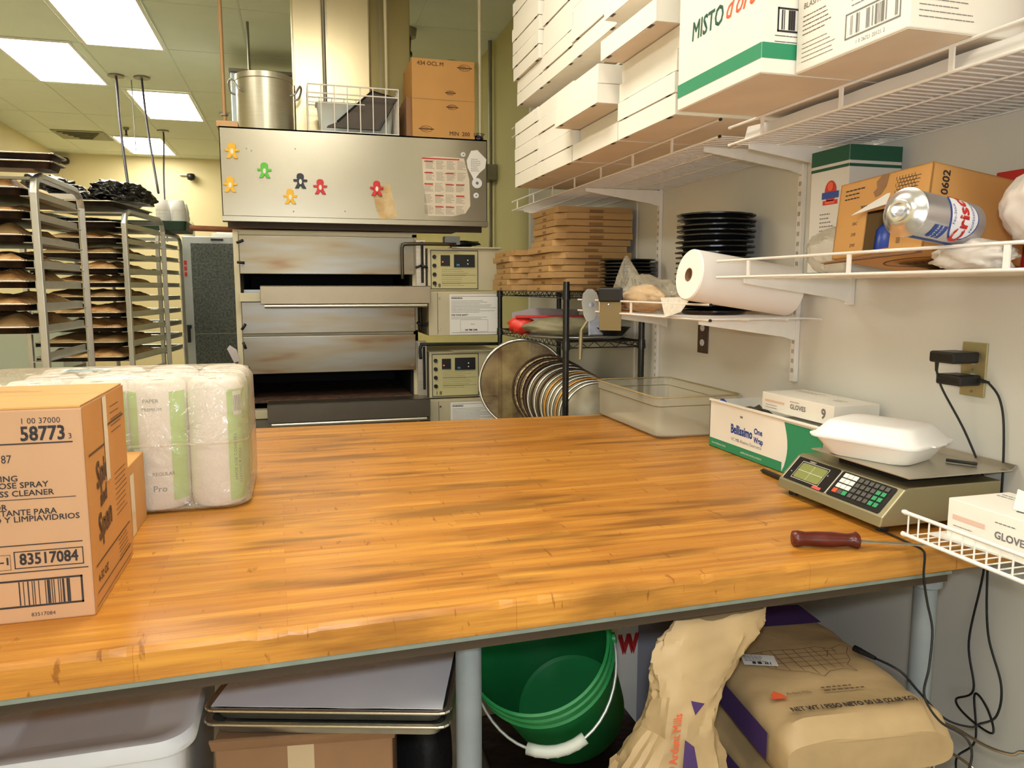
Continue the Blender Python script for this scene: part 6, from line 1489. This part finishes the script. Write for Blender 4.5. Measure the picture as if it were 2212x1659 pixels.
# open crumpled sack in front
t = thing('open_flour_sack', 'half empty crumpled flour sack with a folded over top in front of the stack', 'flour sack', (.70, 1.35, .3))
spine = [((.67, 1.27, .0), .15, .10), ((.67, 1.265, .25), .15, .10), ((.662, 1.262, .42), .140, .09), ((.675, 1.268, .52), .108, .07), ((.698, 1.272, .60), .066, .055), ((.715, 1.276, .66), .070, .044), ((.740, 1.284, .715), .090, .034), ((.772, 1.290, .765), .106, .026), ((.792, 1.290, .812), .098, .012)]
m = MB(); rings = []
for (c, a_, b_) in spine: pass
K = 44
def interp(u):
    f = u * (len(spine) - 1); i = min(int(f), len(spine) - 2); t_ = f - i
    c = Vector(spine[i][0]).lerp(Vector(spine[i + 1][0]), t_); return c, spine[i][1] + (spine[i + 1][1] - spine[i][1]) * t_, spine[i][2] + (spine[i + 1][2] - spine[i][2]) * t_
for j in range(61):
    u = j / 60; c, a_, b_ = interp(u); pts = []
    for i in range(K):
        th = 2 * PI * i / K; ca, sa = math.cos(th), math.sin(th)
        cr = 1 + .16 * abs(noise.noise(Vector((ca * 3.5, sa * 3.5 + 2, u * 11)))) + .10 * abs(noise.noise(Vector((ca * 8, sa * 8, u * 26)))) + .10 * noise.noise(Vector((ca * 2.2, sa * 2.2, u * 9))) + .16 * (abs(noise.noise(Vector((ca * 3.1 + 4, sa * 3.1, u * 6)))) - .2)
        x = a_ * math.copysign(abs(ca) ** .8, ca) * cr; y = b_ * sa * cr
        z = (.030 * noise.noise(Vector((ca * 2, sa * 2, 3.3))) if u > .85 else 0) * (u - .85) / .15
        pts.append((c.x + x, c.y + y, min(c.z + z, .806)))
    rings.append(pts)
m.loft(rings); m.build('crumpled_paper', PAPERB, t, smooth=True, auto=24)
m = MB(); G = frame((.635, 1.190, .60), (.10, 0.03, 1), (-1, -.1, .10)); m.text('Ardent Mills', .026, G @ Matrix.Translation((-.02, -.012, .012)), sx=.75, bold=.03)
m._f([m.v(G @ Vector((-.035 + .012 * math.cos(a), .0 + .012 * math.sin(a), .012))) for a in [2 * PI * k / 10 for k in range(10)]]); m.build('red_print', INKO, t)
m = MB(); m._f([m.v(G @ Vector(p)) for p in ((-.060, -.028, .010), (.025, -.024, .012), (.010, -.045, .014), (-.065, -.070, .012))]); m.build('purple_print', INKP, t)
m = MB(); m._f([m.v(G @ Vector(p)) for p in ((.075, -.035, .020), (.105, -.020, .022), (.098, -.050, .024))]); m.build('purple_print', INKP, t)
m = MB(); m.box(.885, .955, 2.00, 2.04, 0, .45); o = m.build('white_carton', WCARD, bevel=.002); tag(o, 'white carton with red letter behind the green bucket', 'box')
m = MB(); m.text('W', .085, frame((.888, 1.9985, .36), '-y'), fit=.062, bold=.08); m.build('red_letter', INKR, o)
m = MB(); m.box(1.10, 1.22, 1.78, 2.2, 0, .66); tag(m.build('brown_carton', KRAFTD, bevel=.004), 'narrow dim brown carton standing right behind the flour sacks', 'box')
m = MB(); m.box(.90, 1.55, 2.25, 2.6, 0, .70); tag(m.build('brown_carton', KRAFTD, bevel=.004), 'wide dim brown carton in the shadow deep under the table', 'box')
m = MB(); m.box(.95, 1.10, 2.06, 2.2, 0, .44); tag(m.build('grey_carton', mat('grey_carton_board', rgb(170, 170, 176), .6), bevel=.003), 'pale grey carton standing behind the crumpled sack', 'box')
# chrome wire stand, bottom right
t = thing('wire_stand', 'bright wire stand at the lower right corner in front of the flour sacks', 'wire rack', (1.3, 1.1, 0))
m = MB(); m.tube([(1.3, 1.22, 0), (1.3, 1.24, .40), (1.3, 1.251, .507), (1.3, 1.243, .521), (1.3, 1.197, .534), (1.3, 1.119, .539), (1.3, 1.063, .556), (1.3, 1.039, .576), (1.31, .98, .585)], .0034, 8, 4); m.tube([(1.292, 1.20, 0), (1.292, 1.235, .36), (1.292, 1.252, .445), (1.292, 1.24, .462), (1.292, 1.193, .480), (1.292, 1.135, .481), (1.30, 1.05, .45)], .0034, 8, 4)
m.build('wire_frame', CHROME, t, smooth=True)
